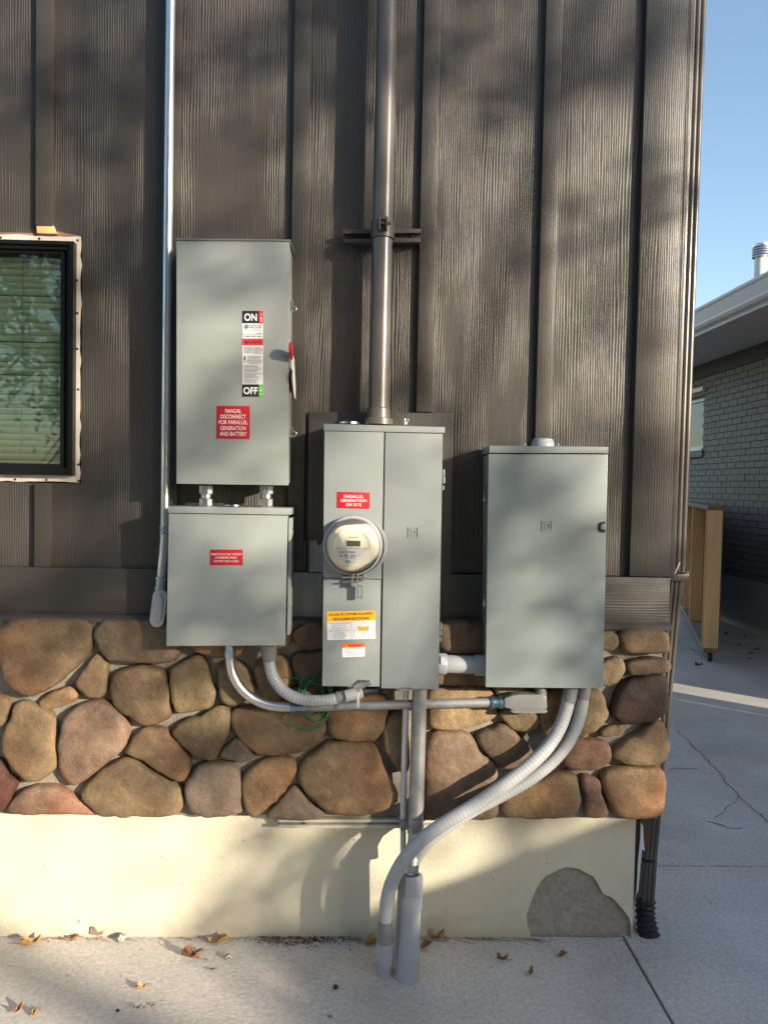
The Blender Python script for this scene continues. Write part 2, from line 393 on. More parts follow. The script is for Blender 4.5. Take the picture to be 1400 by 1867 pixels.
# hairline cracks in the driveway: thin dark grooves with their own shape
def crack(pxs, wd=.006):
    bm = bmesh.new(); P = [gr(*p) for p in pxs]; rng = random.Random(len(pxs) * 7 + int(pxs[0][0]))
    Q, _ = resample(P, .05); L = []
    for i, p in enumerate(Q):
        t = (Q[min(i + 1, len(Q) - 1)] - Q[max(i - 1, 0)]).normalized(); nn = Vector((-t.y, t.x, 0)); c = p + nn * rng.uniform(-.012, .012); ww = wd * rng.uniform(.4, 1.1)
        L.append((bm.verts.new((*(c + nn * ww / 2).xy, .0025)), bm.verts.new((*(c - nn * ww / 2).xy, .0025))))
    for a, b in zip(L, L[1:]): bm.faces.new((a[0], a[1], b[1], b[0]))
    return link('crack', finish(bm, 'crack'), 'crackc', drive)
crack([(1232, 1330), (1262, 1360), (1300, 1400), (1340, 1445), (1372, 1475), (1400, 1500)], .006); crack([(1345, 1452), (1322, 1480), (1308, 1492)], .006); crack([(1290, 1497), (1320, 1508), (1352, 1512)], .008)
crack([(1222, 1402), (1275, 1402)], .006); crack([(1225, 1165), (1290, 1200)], .010)

# ================================================================== OUR HOUSE
XR = 1.004           # right corner of the siding
ZT = 3.95
house = thing('house', 'dark brown board and batten house wall above a river stone band and cream foundation', 'house', (0, 0, 0))
zb0, zb1 = 1.062, 1.212        # band board
wx1 = at(147, 650, -.004).x; wz0 = at(100, 879, -.004).z; wz1 = at(100, 430, -.004).z; wx0 = -1.85
bl = {}
for nm, px in dict(B1=66, B2=301, B3=538, B4=774, B5=996).items():
    x = at(px, 0, -.021).x; bl[nm] = x
# siding panels, meeting under the battens
cuts = [-3.1, -2.25, -1.86 + .4, bl['B1'] + .026, bl['B2'] + .026, bl['B3'] + .026, bl['B4'] + .026, bl['B5'] + .026, XR]
cuts[2] = -1.43
for a, b in zip(cuts, cuts[1:]):
    a2, b2 = a + .001, b - .001
    if b2 <= wx0 or a2 >= wx1: prism('siding_panel', [(a2, zb1), (b2, zb1), (b2, ZT), (a2, ZT)], 0, .014, 'siding', house)
    else:
        l0 = max(a2, wx0); r0 = min(b2, wx1)
        if r0 < b2:
            prism('siding_panel', [(a2, zb1), (b2, zb1), (b2, ZT), (a2, ZT), (a2, wz1 + .004), (wx1 + .003, wz1 + .004), (wx1 + .003, wz0 - .003), (a2, wz0 - .003)], 0, .014, 'siding', house)
        else:
            if l0 > a2: prism('siding_panel', [(a2, zb1), (b2, zb1), (b2, wz0 - .003), (wx0, wz0 - .003), (wx0, wz1 + .004), (b2, wz1 + .004), (b2, ZT), (a2, ZT)], 0, .014, 'siding', house)
            else:
                prism('siding_panel', [(a2, zb1), (b2, zb1), (b2, wz0 - .003), (a2, wz0 - .003)], 0, .014, 'siding', house)
                prism('siding_panel', [(a2, wz1 + .004), (b2, wz1 + .004), (b2, ZT), (a2, ZT)], 0, .014, 'siding', house)
# sheathing behind
box('sheathing', -3.1, wx0 - .02, .016, .12, 0.3, ZT, 'sheath', house); box('sheathing', wx1 + .006, XR - .02, .016, .12, .3, ZT, 'sheath', house)
box('sheathing', wx0 - .02, wx1 + .006, .016, .12, .3, wz0 - .01, 'sheath', house); box('sheathing', wx0 - .02, wx1 + .006, .016, .12, wz1 + .012, ZT, 'sheath', house)
# battens
BW = .053
def batten(x, z0, z1): return box('batten', x, x + BW, -.021, -.0005, z0, z1, 'batten', house, .0025)
zmb = at(700, 750, -.022).z
batten(bl['B1'], at(80, 412, -.02).z, ZT); batten(bl['B1'], zb1 + .001, wz0 - .004); batten(-1.45, wz1 + .02, ZT); batten(-1.45, zb1 + .001, wz0 - .004)
batten(bl['B2'], zb1 + .001, ZT); batten(bl['B3'], zb1 + .001, ZT); batten(bl['B4'], zmb + .001, ZT); batten(bl['B5'], zb1 + .001, ZT); batten(-1.95, zb1 + .001, ZT); batten(-2.35, zb1 + .001, ZT); batten(-2.75, zb1 + .001, ZT)
xc = at(1179, 0, -.023).x
box('corner_board', xc, XR + .003, -.023, -.0005, zb1 + .001, ZT, 'corner', house, .003)
box('corner_board', XR + .001, XR + .021, -.02, .10, zb1 + .001, ZT, 'corner', house, .003)
# band board at the foot of the siding, two lengths
box('band_board', -3.1, at(528, 1060, -.022).x, -.022, -.0005, zb0, zb1, 'siding_h', house, .0025)
xs_ = at(589, 1060, -.022).x
box('band_board', xs_, XR + .004, -.0225, -.0005, zb0, zb1 - .002, 'siding_h', house, .0025)
b = box('bare_band_board', at(528, 1060, -.022).x + .002, xs_ - .002, -.021, -.0005, zb0, zb1 - .004, 'primer', house, .002); tag(b, 'unpainted grey length of band board')
# bare, unpainted siding with a ragged paint edge between the two panels
rng = random.Random(3); top = []
for i in range(15):
    px = 529 + 31 * i / 14; top.append((px, 983 + rng.uniform(-5, 6)))
b = pprism('bare_siding', top + [(560, 1042), (529, 1042)], -.0035, -.0008, 'primer', house); tag(b, 'unpainted strip of siding with a ragged paint edge')
rng = random.Random(4); top = [(564 + 27 * i / 10, 988 + rng.uniform(-5, 8)) for i in range(11)]
pprism('bare_siding', top + [(591, 1043), (564, 1043)], -.0243, -.0222, 'primer', house)
pprism('rust_strip', [(557.5, 960), (562, 960), (562.5, 1036), (569, 1041), (556, 1041)], -.006, -.001, 'rust', house)
# backing board behind the meter panel
pprism('backing_board', [(563, 751), (826, 753), (822, 1047), (560, 1043)], -.022, -.0006, 'batten', house, .002)
# drip flashing
bm = bmesh.new()
pr = [(-.002, 1.0675), (-.034, 1.0635), (-.047, 1.056), (-.047, 1.041), (-.044, 1.041), (-.044, 1.054), (-.033, 1.0595), (-.002, 1.0615)]
for x in (-3.1, XR + .006): [bm.verts.new((x, y, z)) for y, z in pr]
bm.verts.ensure_lookup_table(); k = len(pr)
for i in range(k): bm.faces.new([bm.verts[j] for j in (i, (i + 1) % k, k + (i + 1) % k, k + i)])
bm.faces.new([bm.verts[i] for i in range(k)]); bm.faces.new([bm.verts[k + i] for i in range(k)][::-1])
link('drip_flashing', finish(bm, 'drip_flashing'), 'strutd', house)
# right side of the house and roof
box('side_wall', XR - .06, XR + .0005, .12, 7., zb1 - .15, ZT, 'siding', house)
box('rear_wall', -3.1, XR - .07, 6.9, 7., 0, ZT, 'siding', house)
# ---- stone band
mort = link('stone_band', bpy.data.meshes.new('x'), None, house)
def grid_mesh(x0, x1, z0, z1, y, nx, nz, amp, sc):
    bm = bmesh.new(); V = [[None] * (nz + 1) for _ in range(nx + 1)]
    for i in range(nx + 1):
        for j in range(nz + 1):
            x = x0 + (x1 - x0) * i / nx; z = z0 + (z1 - z0) * j / nz
            V[i][j] = bm.verts.new((x, y + amp * noise.noise(Vector((x * sc, 3.3, z * sc))), z))
    for i in range(nx):
        for j in range(nz): bm.faces.new((V[i][j], V[i + 1][j], V[i + 1][j + 1], V[i][j + 1]))
    e = [V[i][0] for i in range(nx + 1)] + [V[nx][j] for j in range(1, nz + 1)] + [V[i][nz] for i in range(nx - 1, -1, -1)] + [V[0][j] for j in range(nz - 1, 0, -1)]
    bk = [bm.verts.new((v.co.x, .10, v.co.z)) for v in e]
    for i in range(len(e)): bm.faces.new((e[i], bk[i], bk[(i + 1) % len(e)], e[(i + 1) % len(e)]))
    return bm
XS = at(1205, 1300, -.035).x
mort.data = finish(grid_mesh(-3.1, XS, .415, 1.054, -.029, 260, 60, .010, 14), 'stone_band', 60); mort.data.materials.append(M['mortar'])
Z5 = lambda L: [(u / 2.258, 1100 + v / 2.258) for u, v in L]
Z6 = lambda L: [(560 + u / 2.0588, 1100 + v / 2.0588) for u, v in L]
T1 = (.29, .200, .105); T2 = (.245, .170, .092); T3 = (.34, .230, .12); PK = (.29, .195, .128); GB = (.19, .135, .085); RD = (.17, .072, .055); DR = (.062, .036, .027); GY = (.22, .168, .122); DK = (.19, .125, .08)
ST = [
 (Z5([(-8,110),(60,68),(180,60),(300,63),(365,88),(380,140),(372,195),(330,250),(260,310),(190,360),(130,380),(80,365),(40,330),(18,290),(-6,210)]), T2, 1),
 (Z5([(388,130),(410,85),(450,68),(600,66),(720,76),(760,130),(742,200),(700,238),(580,242),(470,236),(412,195)]), GB, 1),
 (Z5([(400,208),(435,240),(442,300),(435,378),(370,382),(325,345),(316,315),(350,265)]), T1, .8),
 (Z5([(156,412),(200,375),(280,345),(318,360),(325,385),(270,420),(200,440),(165,432)]), T3, .6),
 (Z5([(470,290),(520,262),(600,256),(680,275),(695,340),(710,420),(700,470),(650,500),(590,502),(520,455),(468,420),(458,350)]), T2, 1),
 (Z5([(703,270),(740,245),(810,218),(850,238),(880,330),(894,370),(860,430),(780,448),(728,438),(705,370)]), T2, 1),
 (Z5([(60,420),(110,405),(200,440),(228,490),(237,600),(230,680),(190,715),(140,735),(90,705),(40,640),(13,570),(28,500),(58,455)]), T1, 1),
 (Z5([(248,540),(265,480),(310,425),(390,398),(460,418),(512,470),(533,530),(512,590),(450,650),(390,700),(310,752),(258,710),(243,640)]), PK, 1.05),
 (Z5([(-60,390),(20,383),(44,410),(37,460),(0,510),(-60,520)]), T1, .8),
 (Z5([(-80,640),(0,648),(40,700),(74,735),(52,790),(20,850),(-80,855)]), RD, .9),
 (Z5([(38,838),(80,780),(150,750),(230,753),(300,790),(370,840),(398,864),(300,866),(100,866),(45,864)]), PK, .9),
 (Z5([(343,760),(400,700),(470,650),(540,638),(620,680),(700,730),(748,770),(748,850),(700,872),(600,874),(450,870),(380,842),(343,800)]), T2, 1.05),
 (Z5([(522,592),(580,520),(650,508),(700,533),(760,610),(787,660),(768,715),(740,727),(690,707),(600,652),(528,617)]), T2, .95),
 (Z5([(713,530),(740,490),(830,458),(900,418),(940,438),(952,490),(932,560),(892,632),(860,645),(800,622),(738,572)]), T2, .95),
 (Z5([(898,632),(940,580),(980,558),(1042,610),(1042,642),(960,652)]), GY, .6),
 (Z5([(763,780),(790,700),(830,663),(900,653),(970,668),(992,720),(1007,830),(992,864),(900,877),(830,872),(778,842)]), GY, 1),
 (Z5([(998,730),(1030,680),(1090,638),(1160,626),(1212,648),(1218,700),(1172,772),(1110,834),(1050,874),(1013,852),(998,790)]), T1, 1),
 (Z5([(1096,872),(1160,798),(1215,752),(1262,808),(1334,867),(1300,887),(1130,887)]), GY, .7),
 (Z5([(948,470),(970,433),(1080,425),(1200,428),(1322,438),(1342,500),(1322,562),(1260,602),(1180,617),(1060,617),(988,562),(958,512)]), T1, 1),
 (Z5([(903,260),(960,230),(1010,258),(1047,330),(1042,372),(1000,412),(930,412),(903,360)]), T2, .9),
 (Z5([(790,90),(1000,76),(1030,120),(1010,190),(960,222),(850,212),(780,180)]), T2, .8),
 (Z5([(1055,250),(1120,213),(1190,238),(1202,330),(1150,402),(1088,402),(1060,330)]), T1, .8),
 (Z5([(1213,110),(1260,78),(1330,83),(1347,150),(1330,182),(1230,172),(1208,140)]), DK, .8),
 (Z5([(1050,80),(1150,70),(1195,110),(1190,170),(1110,190),(1050,170)]), T2, .8),
 (Z5([(1208,215),(1340,203),(1392,240),(1382,310),(1330,342),(1250,335),(1212,290)]), GB, .8),
 (Z5([(1060,425),(1120,415),(1215,345),(1330,352),(1330,400),(1200,415)]), DK, .5),
 (Z6([(80,370),(160,345),(290,350),(304,420),(266,507),(230,520),(150,517),(93,502),(70,450)]), T1, .95),
 (Z6([(300,430),(335,398),(375,420),(387,600),(350,632),(305,572),(283,510)]), T2, .85),
 (Z6([(20,560),(80,523),(180,517),(242,528),(274,570),(302,640),(333,700),(333,742),(260,783),(150,798),(80,783),(28,742),(-12,700),(-34,640),(-14,590)]), T3, 1.15),
 (Z6([(455,330),(560,316),(690,328),(713,400),(692,432),(620,462),(520,477),(458,457),(448,390)]), T3, .9),
 (Z6([(453,500),(540,483),(612,493),(652,560),(702,600),(715,680),(715,792),(640,810),(540,807),(443,802),(438,650)]), PK, 1),
 (Z6([(723,410),(800,378),(867,420),(864,462),(830,487),(780,477),(738,447)]), T2, .8),
 (Z6([(633,500),(690,463),(740,453),(802,500),(853,560),(842,592),(760,622),(718,612),(668,562)]), DK, .9),
 (Z6([(872,380),(900,330),(960,320),(1010,340),(1000,420),(960,500),(900,505),(868,440)]), T2, .85),
 (Z6([(1025,350),(1090,323),(1122,380),(1117,440),(1062,482),(1010,502),(1000,440)]), T2, .9),
 (Z6([(953,592),(975,530),(1040,508),(1112,518),(1140,560),(1127,602),(1060,622),(990,617)]), (.31, .185, .12), .85),
 (Z6([(726,745),(760,713),(850,668),(920,638),(982,633),(1012,660),(1027,750),(982,792),(880,802),(770,798),(723,782)]), T3, .95),
 (Z6([(1033,648),(1092,663),(1102,720),(1128,782),(1120,797),(1080,805),(1043,797),(1043,720),(1028,690)]), (.33, .185, .12), .8),
 (Z6([(1101,650),(1140,618),(1250,613),(1327,623),(1342,660),(1342,762),(1322,797),(1250,807),(1190,802),(1146,780),(1116,710)]), T3, 2),
 (Z6([(1143,562),(1180,518),(1240,488),(1310,438),(1347,480),(1354,550),(1332,592),(1260,610),(1200,602),(1148,582)]), T1, 2),
 (Z6([(1098,485),(1150,458),(1187,475),(1172,497),(1110,502)]), T2, .6),
 (Z6([(1138,400),(1170,318),(1230,278),(1332,263),(1350,330),(1347,402),(1290,442),(1220,457),(1158,437)]), DR, 2),
 (Z6([(1188,225),(1230,208),(1340,208),(1367,235),(1340,260),(1240,267),(1198,262)]), GB, 2),
 (Z6([(1080,240),(1150,203),(1182,215),(1192,250),(1150,302),(1110,307),(1080,290)]), T2, .8),
 (Z6([(1168,140),(1185,103),(1270,98),(1342,108),(1357,150),(1347,182),(1260,187),(1188,182)]), T2, 2),
 (Z6([(1050,120),(1130,103),(1162,120),(1162,160),(1130,172),(1060,168)]), T2, .7),
 (Z6([(500,75),(650,70),(672,150),(660,190),(520,185),(490,130)]), DK, .8),
 (Z6([(490,250),(660,240),(690,300),(560,312),(470,300)]), T2, .6),
 (Z6([(80,60),(220,60),(235,160),(120,190),(70,140)]), T2, .8), (Z6([(250,70),(440,65),(460,170),(300,190),(250,140)]), T1, .8), (Z6([(90,215),(280,205),(300,300),(180,330),(85,300)]), T2, .8), (Z6([(320,210),(455,200),(460,300),(330,320)]), T1, .8),
 (Z6([(690,80),(860,75),(880,180),(720,200)]), T2, .8), (Z6([(700,220),(850,215),(850,330),(720,350)]), T1, .8), (Z6([(890,80),(1030,80),(1040,190),(900,195)]), T1, .8), (Z6([(880,210),(1060,205),(1050,300),(890,305)]), T2, .8),
]
def stone(poly, col, hs, idx):
    corner = hs == 2; hs = .95 if corner else hs
    ym = -.052
    P = [at(px, py, ym) for px, py in poly]
    C = sum(P, Vector()) / len(P)
    P = catmull(P, 5, True); Q, _ = resample(P + [P[0]], sum((a - b).length for a, b in zip(P, P[1:] + P[:1])) / 46); Q = Q[:46]
    hh = .044 * hs; bm = bmesh.new(); rng = random.Random(idx)
    prof = [(1.0, -1.), (1.004, .10), (.998, .42), (.975, .64), (.935, .79), (.86, .895), (.73, .96), (.55, .99), (.36, 1.), (.17, 1.)]
    rings = []; off = Vector((idx * 3.7, 0, idx * 1.3)); tilt = Vector((rng.uniform(-.10, .10), 0, rng.uniform(-.08, .12)))
    for s, h in prof:
        ring = []
        for q in Q:
            d = q - C; p = C + d * s * 1.012
            n1 = noise.noise((p + off) * 11); n2 = noise.noise((p + off) * 32)
            if h < 0: y = .02 if not corner else .12
            else:
                y = -.034 - hh * h * (1 + .18 * n1) + (d * s).dot(tilt) * min(1, h) - .0035 * n2 * h
            p = p + d.normalized() * (.006 * noise.noise((q + off) * 26) + .003 * noise.noise((q + off) * 60)) * s
            ring.append(bm.verts.new((p.x, y, p.z)))
        rings.append(ring)
    k = len(Q)
    for a, b_ in zip(rings, rings[1:]):
        for j in range(k): bm.faces.new((a[j], a[(j + 1) % k], b_[(j + 1) % k], b_[j]))
    c = bm.verts.new(sum((v.co for v in rings[-1]), Vector()) / k)
    for j in range(k): bm.faces.new((rings[-1][j], rings[-1][(j + 1) % k], c))
    o = link('stone', finish(bm, 'stone', 70), 'stone', mort); j = rng.uniform(.9, 1.1); o.color = (col[0] * j, col[1] * j * rng.uniform(.97, 1.03), col[2] * j, 1)
    return o
for i, (poly, col, hs) in enumerate(ST): stone(poly, col, hs, i)
# a few more stones left of the frame so that the band goes on
for i, (x, z, a, b_) in enumerate([(-1.38, .93, .15, .10), (-1.42, .70, .12, .10), (-1.40, .50, .13, .07), (-1.72, .88, .14, .13), (-1.70, .56, .15, .12), (-2.05, .92, .15, .10), (-2.03, .64, .14, .14), (-2.4, .86, .16, .14), (-2.4, .53, .15, .10), (-2.78, .9, .16, .12), (-2.78, .6, .15, .14)]):
    rng = random.Random(90 + i); pts = []
    for k in range(9):
        t = 2 * math.pi * k / 9; r = rng.uniform(.85, 1.08); pts.append(proj((x + a * r * math.cos(t), -.052, z + b_ * r * math.sin(t))))
    stone(pts, random.Random(i).choice([T1, T2, T3, PK, GY]), 1, 200 + i)
# ---- foundation with cream stucco skin and a bare patch
XF = at(1155, 1600, -.006).x
fo = box('foundation', -3.1, XF - .004, .006, 7., -.1, .425, 'barec', house)
PATCH = [(780 + u / 3.043, 1460 + v / 3.043) for u, v in [(572, 775), (566, 740), (550, 690), (548, 640), (560, 585), (578, 530), (600, 488), (626, 446), (652, 420), (700, 398), (735, 374), (768, 365), (805, 370), (842, 381), (880, 400), (912, 421), (938, 452), (955, 488), (972, 520), (990, 530), (1010, 532), (1034, 546), (1060, 575), (1082, 602), (1104, 630), (1120, 657), (1126, 700), (1130, 775)]]
pw = pq(PATCH, -.008); pw = [(x, max(z, -.02)) for x, z in pw]
rng = random.Random(5); pw = [(x + rng.uniform(-.002, .002), z + rng.uniform(-.002, .002)) for x, z in pw]
out = [(-3.1, -.02), (pw[0][0], -.02)] + pw[1:-1] + [(pw[-1][0], -.02), (XF, -.02), (XF, .425), (-3.1, .425)]
prism('stucco', out, -.008, .0055, 'stucco', house)
prism('stucco', [(XF - .001, -.05), (XF + .001, -.05), (XF + .001, .425), (XF - .001, .425)], .0056, 7., 'stucco', house)
# peeling dark strip on the foundation's edge
pprism('peeling_paint', [(1158, 1492), (1168, 1492), (1164, 1560), (1160, 1612), (1154, 1660), (1150, 1660), (1154, 1580)], .012, .03, 'black', house)
pprism('peeling_paint', [(1168, 1500), (1172, 1506), (1173, 1536), (1175, 1552), (1170, 1548), (1166, 1590), (1163, 1625), (1160, 1630), (1163, 1570), (1167, 1530)], .004, .010, 'wht2', house)
# ---- window
win = link('window', bpy.data.meshes.new('x'), None, house)
def frame_bm(bm, x0, x1, z0, z1, wd, y0, y1):
    for a in ([(x0, z0), (x1, z0), (x1 - wd, z0 + wd), (x0 + wd, z0 + wd)], [(x0, z1), (x0 + wd, z1 - wd), (x1 - wd, z1 - wd), (x1, z1)], [(x0, z0), (x0 + wd, z0 + wd), (x0 + wd, z1 - wd), (x0, z1)], [(x1, z0), (x1, z1), (x1 - wd, z1 - wd), (x1 - wd, z0 + wd)]):
        prism_bm(bm, a, y0, y1)
fx1 = at(133.5, 650, -.032).x; fz1 = at(70, 438, -.032).z; fz0 = at(70, 866, -.032).z; fx0 = wx0 + .03
bm = bmesh.new(); frame_bm(bm, fx0, fx1, fz0, fz1, .012, -.032, .09); win.data = finish(bm, 'window'); win.data.materials.append(M['blackf'])
bm = bmesh.new(); frame_bm(bm, fx0 + .012, fx1 - .012, fz0 + .012, fz1 - .012, .012, -.022, .09); link('frame', finish(bm, 'frame'), 'blackf', win)
px1 = at(112.5, 650, -.006).x; pz1 = at(50, 461, -.006).z; pz0 = at(50, 845, -.006).z
bm = bmesh.new(); frame_bm(bm, fx0 + .024, px1 + .012, pz0 - .014, pz1 + .014, .014, -.010, .05); link('sash', finish(bm, 'sash'), 'blackf', win)
prism('pane', [(fx0 + .036, pz0 - .002), (px1, pz0 - .002), (px1, pz1 + .002), (fx0 + .036, pz1 + .002)], .002, .006, 'glass', win)
# nailing fin with a ragged outer edge
rng = random.Random(8)
def fin(poly):
    o = prism('nailing_fin', poly, -.004, -.0006, 'fin', win); return o
n = 26
outer = [(wx1 + rng.uniform(-.003, .003), wz0 + (wz1 - wz0) * i / n) for i in range(n + 1)]
fin([(fx1, wz0)] + outer + [(fx1, wz1)])
outer = [(wx0 + (fx1 - wx0) * i / n, wz0 + rng.uniform(-.002, .003)) for i in range(n + 1)]
fin(outer[:-1] + [(fx1 - .0005, wz0), (fx1 - .0005, fz0 + .001), (wx0, fz0 + .001)])
outer = [(wx0 + (fx1 - wx0) * i / n, wz1 + rng.uniform(-.002, .002)) for i in range(n + 1)]
fin([(wx0, fz1 - .001), (fx1 - .0005, fz1 - .001), (fx1 - .0005, wz1)] + outer[:-1][::-1])
for px, py in [(142, 438), (141, 511), (141.5, 571), (141.5, 636), (143, 710), (143.5, 847), (143.5, 877), (2, 433), (72, 435), (28, 874), (85, 875)]:
    lathe('nail_hole', [(0, .004), (.0008, .004)], at(px, py, -.0048), (0, 1, 0), 'black', win, 10)
pprism('exposed_sheathing', [(-80, 421), (60, 425), (100, 421), (147, 430), (148, 434), (-80, 431)], -.002, .012, 'woodd', win)
pprism('wood_block', [(67, 411), (97, 411), (100, 421), (104, 426), (68, 425)], -.018, -.001, 'wood', win, .001)
# dark room behind the glass
bm = bmesh.new()
for a in ((wx0, wx0 + .01, .1, .9, wz0, wz1), (wx1 - .01, wx1, .1, .9, wz0, wz1), (wx0 - .01, wx1 + .01, .9, .92, wz0 - .01, wz1 + .01), (wx0, wx1, .12, .9, wz0 - .012, wz0 - .002), (wx0, wx1, .12, .9, wz1 + .002, wz1 + .012)):
    prism_bm(bm, [(a[0], a[4]), (a[1], a[4]), (a[1], a[5]), (a[0], a[5])], a[2], a[3])
link('room_lining', finish(bm, 'room_lining'), 'dark', win)
# blind
bl_ = thing('window_blind', 'pale green slatted blind hanging closed behind the dark framed window', 'blind', (-1.35, .055, pz0))
bx0, bx1 = fx0 + .04, px1 + .02
sp = .0213; nsl = int((pz1 - pz0) / sp) + 1
bm = bmesh.new(); K = 6
for x in (bx0, bx1):
    for i in range(K + 1):
        t = i / K - .5; bm.verts.new((x,   .055 + .009 * t + .004 * (4 * t * t), -t * .0198))
bm.verts.ensure_lookup_table()
for i in range(K): bm.faces.new([bm.verts[j] for j in (i, i + 1, K + 2 + i, K + 1 + i)])
sm = finish(bm, 'slat', 60); sm.materials.append(M['slat'])
for i in range(nsl):
    o = link('slat', sm, 'slat', bl_); o.location = (0, random.uniform(-.001, .001), pz1 - .004 - i * sp); o.rotation_euler = (random.uniform(-.008, .008), random.uniform(-.0012, .0012), 0)
tube('cord', [at(43, 470, .045), at(42, 640, .045), at(40, 780, .045), at(38, 830, .045)], .0013, 'cord', bl_, 6)
tube('cord', [at(-60, 470, .045), at(-60, 830, .045)], .0013, 'cord', bl_, 6)

# ================================================================== DOWNSPOUT
ds = thing('downspout', 'brown fluted metal downspout running down the corner of the house', 'downspout', gr(1172, 1702))
def fluted(name, C0, C1, wd, dp, n=3):
    bm = bmesh.new(); prof = []
    for i in range(40):
        t = i / 39; x = (t - .5) * wd; prof.append((x, -dp / 2 - .0045 * (abs(math.sin(t * math.pi * n)) ** .7)))
    for i in range(12): t = i / 11; prof.append((wd / 2 + .004 * math.sin(math.pi * t * 2) ** 2, -dp / 2 + t * dp))
    prof += [(-wd / 2, dp / 2)]
    rings = [[bm.verts.new((c[0] + x, c[1] + y, c[2])) for x, y in prof] for c in (C0, C1)]
    k = len(prof)
    for j in range(k): bm.faces.new((rings[0][j], rings[0][(j + 1) % k], rings[1][(j + 1) % k], rings[1][j]))
    bm.faces.new(rings[0]); bm.faces.new(rings[1][::-1])
    return link(name, finish(bm, name, 25), 'spout', ds)
yd = .045
pa, pb, pc, pd = at(1268, -40, yd), at(1228, 1050, yd), at(1178, 1500, yd), at(1176, 1645, yd)
dw = .047
top_ = pb + (pa - pb) * 2.2
fluted('pipe', pb, top_, .050, .06); fluted('lower_pipe', at(1180, 1560, yd + .01), pb + Vector((0, .004, .01)), .044, .055)
fluted('lower_pipe', at(1174, 1660, yd + .01), at(1180, 1565, yd + .01), .044, .055)
box('strap', pb.x - .031, pb.x + .033, yd - .041, yd + .03, pb.z - .012, pb.z + .012, 'spout', ds, .002)
box('strap', pb.x - .032, pb.x + .034, yd - .043, yd + .03, pb.z + .014, pb.z + .019, 'spout', ds, .001)
for dx, dz in ((-.016, .05), (-.002, .035), (.012, .03)): tube('strap_tail', [pb + Vector((dx, -.045, .012)), pb + Vector((dx + .004, -.052, dz * .6)), pb + Vector((dx + .008 + dz * .1, -.05, dz))], .0022, 'gut' if dx < -.01 else 'strutd', ds, 6)
b0 = at(1176, 1640, yd + .005); b1 = gr(1174, 1700); b1.z = -.01
tube('corrugated_boot', [b0, b0.lerp(b1, .5) + Vector((.002, 0, 0)), b1 + Vector((.012, -.012, 0))], lambda s: .031 + .0035 * math.sin(s / .0175 * 2 * math.pi) + max(0, s - .05) * .06, 'black', ds, 24, step=.0028)

# ================================================================== SERVICE MAST
mast = thing('service_mast', 'tall brown painted metal service mast rising from the central meter panel', 'mast', at(690, 770, -.09))
m0, m1 = at(690, 772, -.09), at(706.5, -10, -.09); mt = m0 + (m1 - m0) * 1.6
tube('pipe', [m0, mt], .0315, 'mast', mast, 40, False)
dirm = (mt - m0).normalized()
lathe('hub', [(-.004, .046), (.014, .046), (.017, .037), (.045, .036), (.048, .033)], m0, dirm, 'mast', mast, 28)
cc = m0 + dirm * ((at(697, 420, -.09) - m0).length)
lathe('clamp', [(-.028, .0345), (-.027, .037), (.024, .037), (.025, .0345)], cc, dirm, 'strutd', mast, 32)
for s in (-1, 1):
    c = cc + Vector((s * .011, -.036, 0)); box('clamp_ear', c.x - .003, c.x + .003, c.y - .016, c.y + .004, c.z - .014, c.z + .026, 'strutd', mast, .0015)
lathe('bolt', [(-.022, .005), (.022, .005)], cc + Vector((0, -.043, .008)), (1, 0, 0), 'strutd', mast, 10)
sb = thing('strut_bracket', 'dark horizontal strut bracket clamped behind the service mast', 'bracket', at(697, 430, -.02))
for yy in (422, 439): pprism('rail', [(626, yy - 3.5), (767, yy - 5.5), (767, yy + 2.5), (626, yy + 4)], -.050, -.022, 'strutd', sb, .002)
pprism('back_web', [(627, 424), (766, 421), (766, 438), (627, 441)], -.0265, -.0225, 'strutd', sb)
for px in (637, 752): lathe('bolt', [(0, .006), (.006, .006)], at(px, 430, -.033), (0, 1, 0), 'strutd', sb, 6)

# ================================================================== LEFT CONDUIT
ec = thing('conduit', 'tall shiny metal conduit running down beside the left battens', 'conduit', at(289, 1143, -.06))
P = pp((316, -300, -.058), (311, 60, -.058), (306.5, 440, -.058), (302.5, 860, -.058), (301, 965, -.058), (299.5, 1000, -.060), (296, 1035, -.063), (294, 1058, -.064))
tube('pipe', P, .0147, 'emt', ec, 24)
lathe('coupling', [(-.012, .0165), (-.011, .0175), (-.003, .0175), (-.001, .0158), (.001, .0158), (.003, .0175), (.011, .0175), (.012, .0165)], at(301, 966, -.058), (P[3] - P[4]), 'zinc', ec, 24)
lathe('connector', [(0, .0185), (.014, .0185), (.016, .0165), (.03, .0165), (.032, .019), (.042, .019), (.044, .0165)], at(292.5, 1076, -.064), (P[6] - P[7]), 'zinc', ec, 24)
def stadium(c, ux, L, r, n=10):
    """outline of an elongated cover: centre c (Vector), unit long axis ux in the xz plane"""
    vx = Vector((-ux.z, 0, ux.x)); pts = []
    for s in (1, -1):
        for i in range(n + 1):
            t = -math.pi / 2 + math.pi * i / n
            p = c + ux * s * (L + r * math.cos(t)) + vx * s * r * math.sin(t); pts.append((p.x, p.z))
    return pts
A, B_ = at(291.5, 1088, -.09), at(286, 1131, -.09); ux = (A - B_).normalized(); c = (A + B_) / 2; L = (A - B_).length / 2
prism('body', stadium(c, ux, L, .0195), -.085, -.045, 'cast', ec, .004)
prism('cover', stadium(c, ux, L, .0225), -.089, -.0845, 'cast', ec, .0015); prism('cover_panel', stadium(c, ux, L * .72, .0135), -.0945, -.0885, 'cast', ec, .004)
for s in (-1, 1): lathe('screw', [(0, .0038), (.003, .0038)], c + ux * s * (L + .008) + Vector((0, -.0065 - c.y - .0855, 0)), (0, 1, 0), 'zinc', ec, 10)
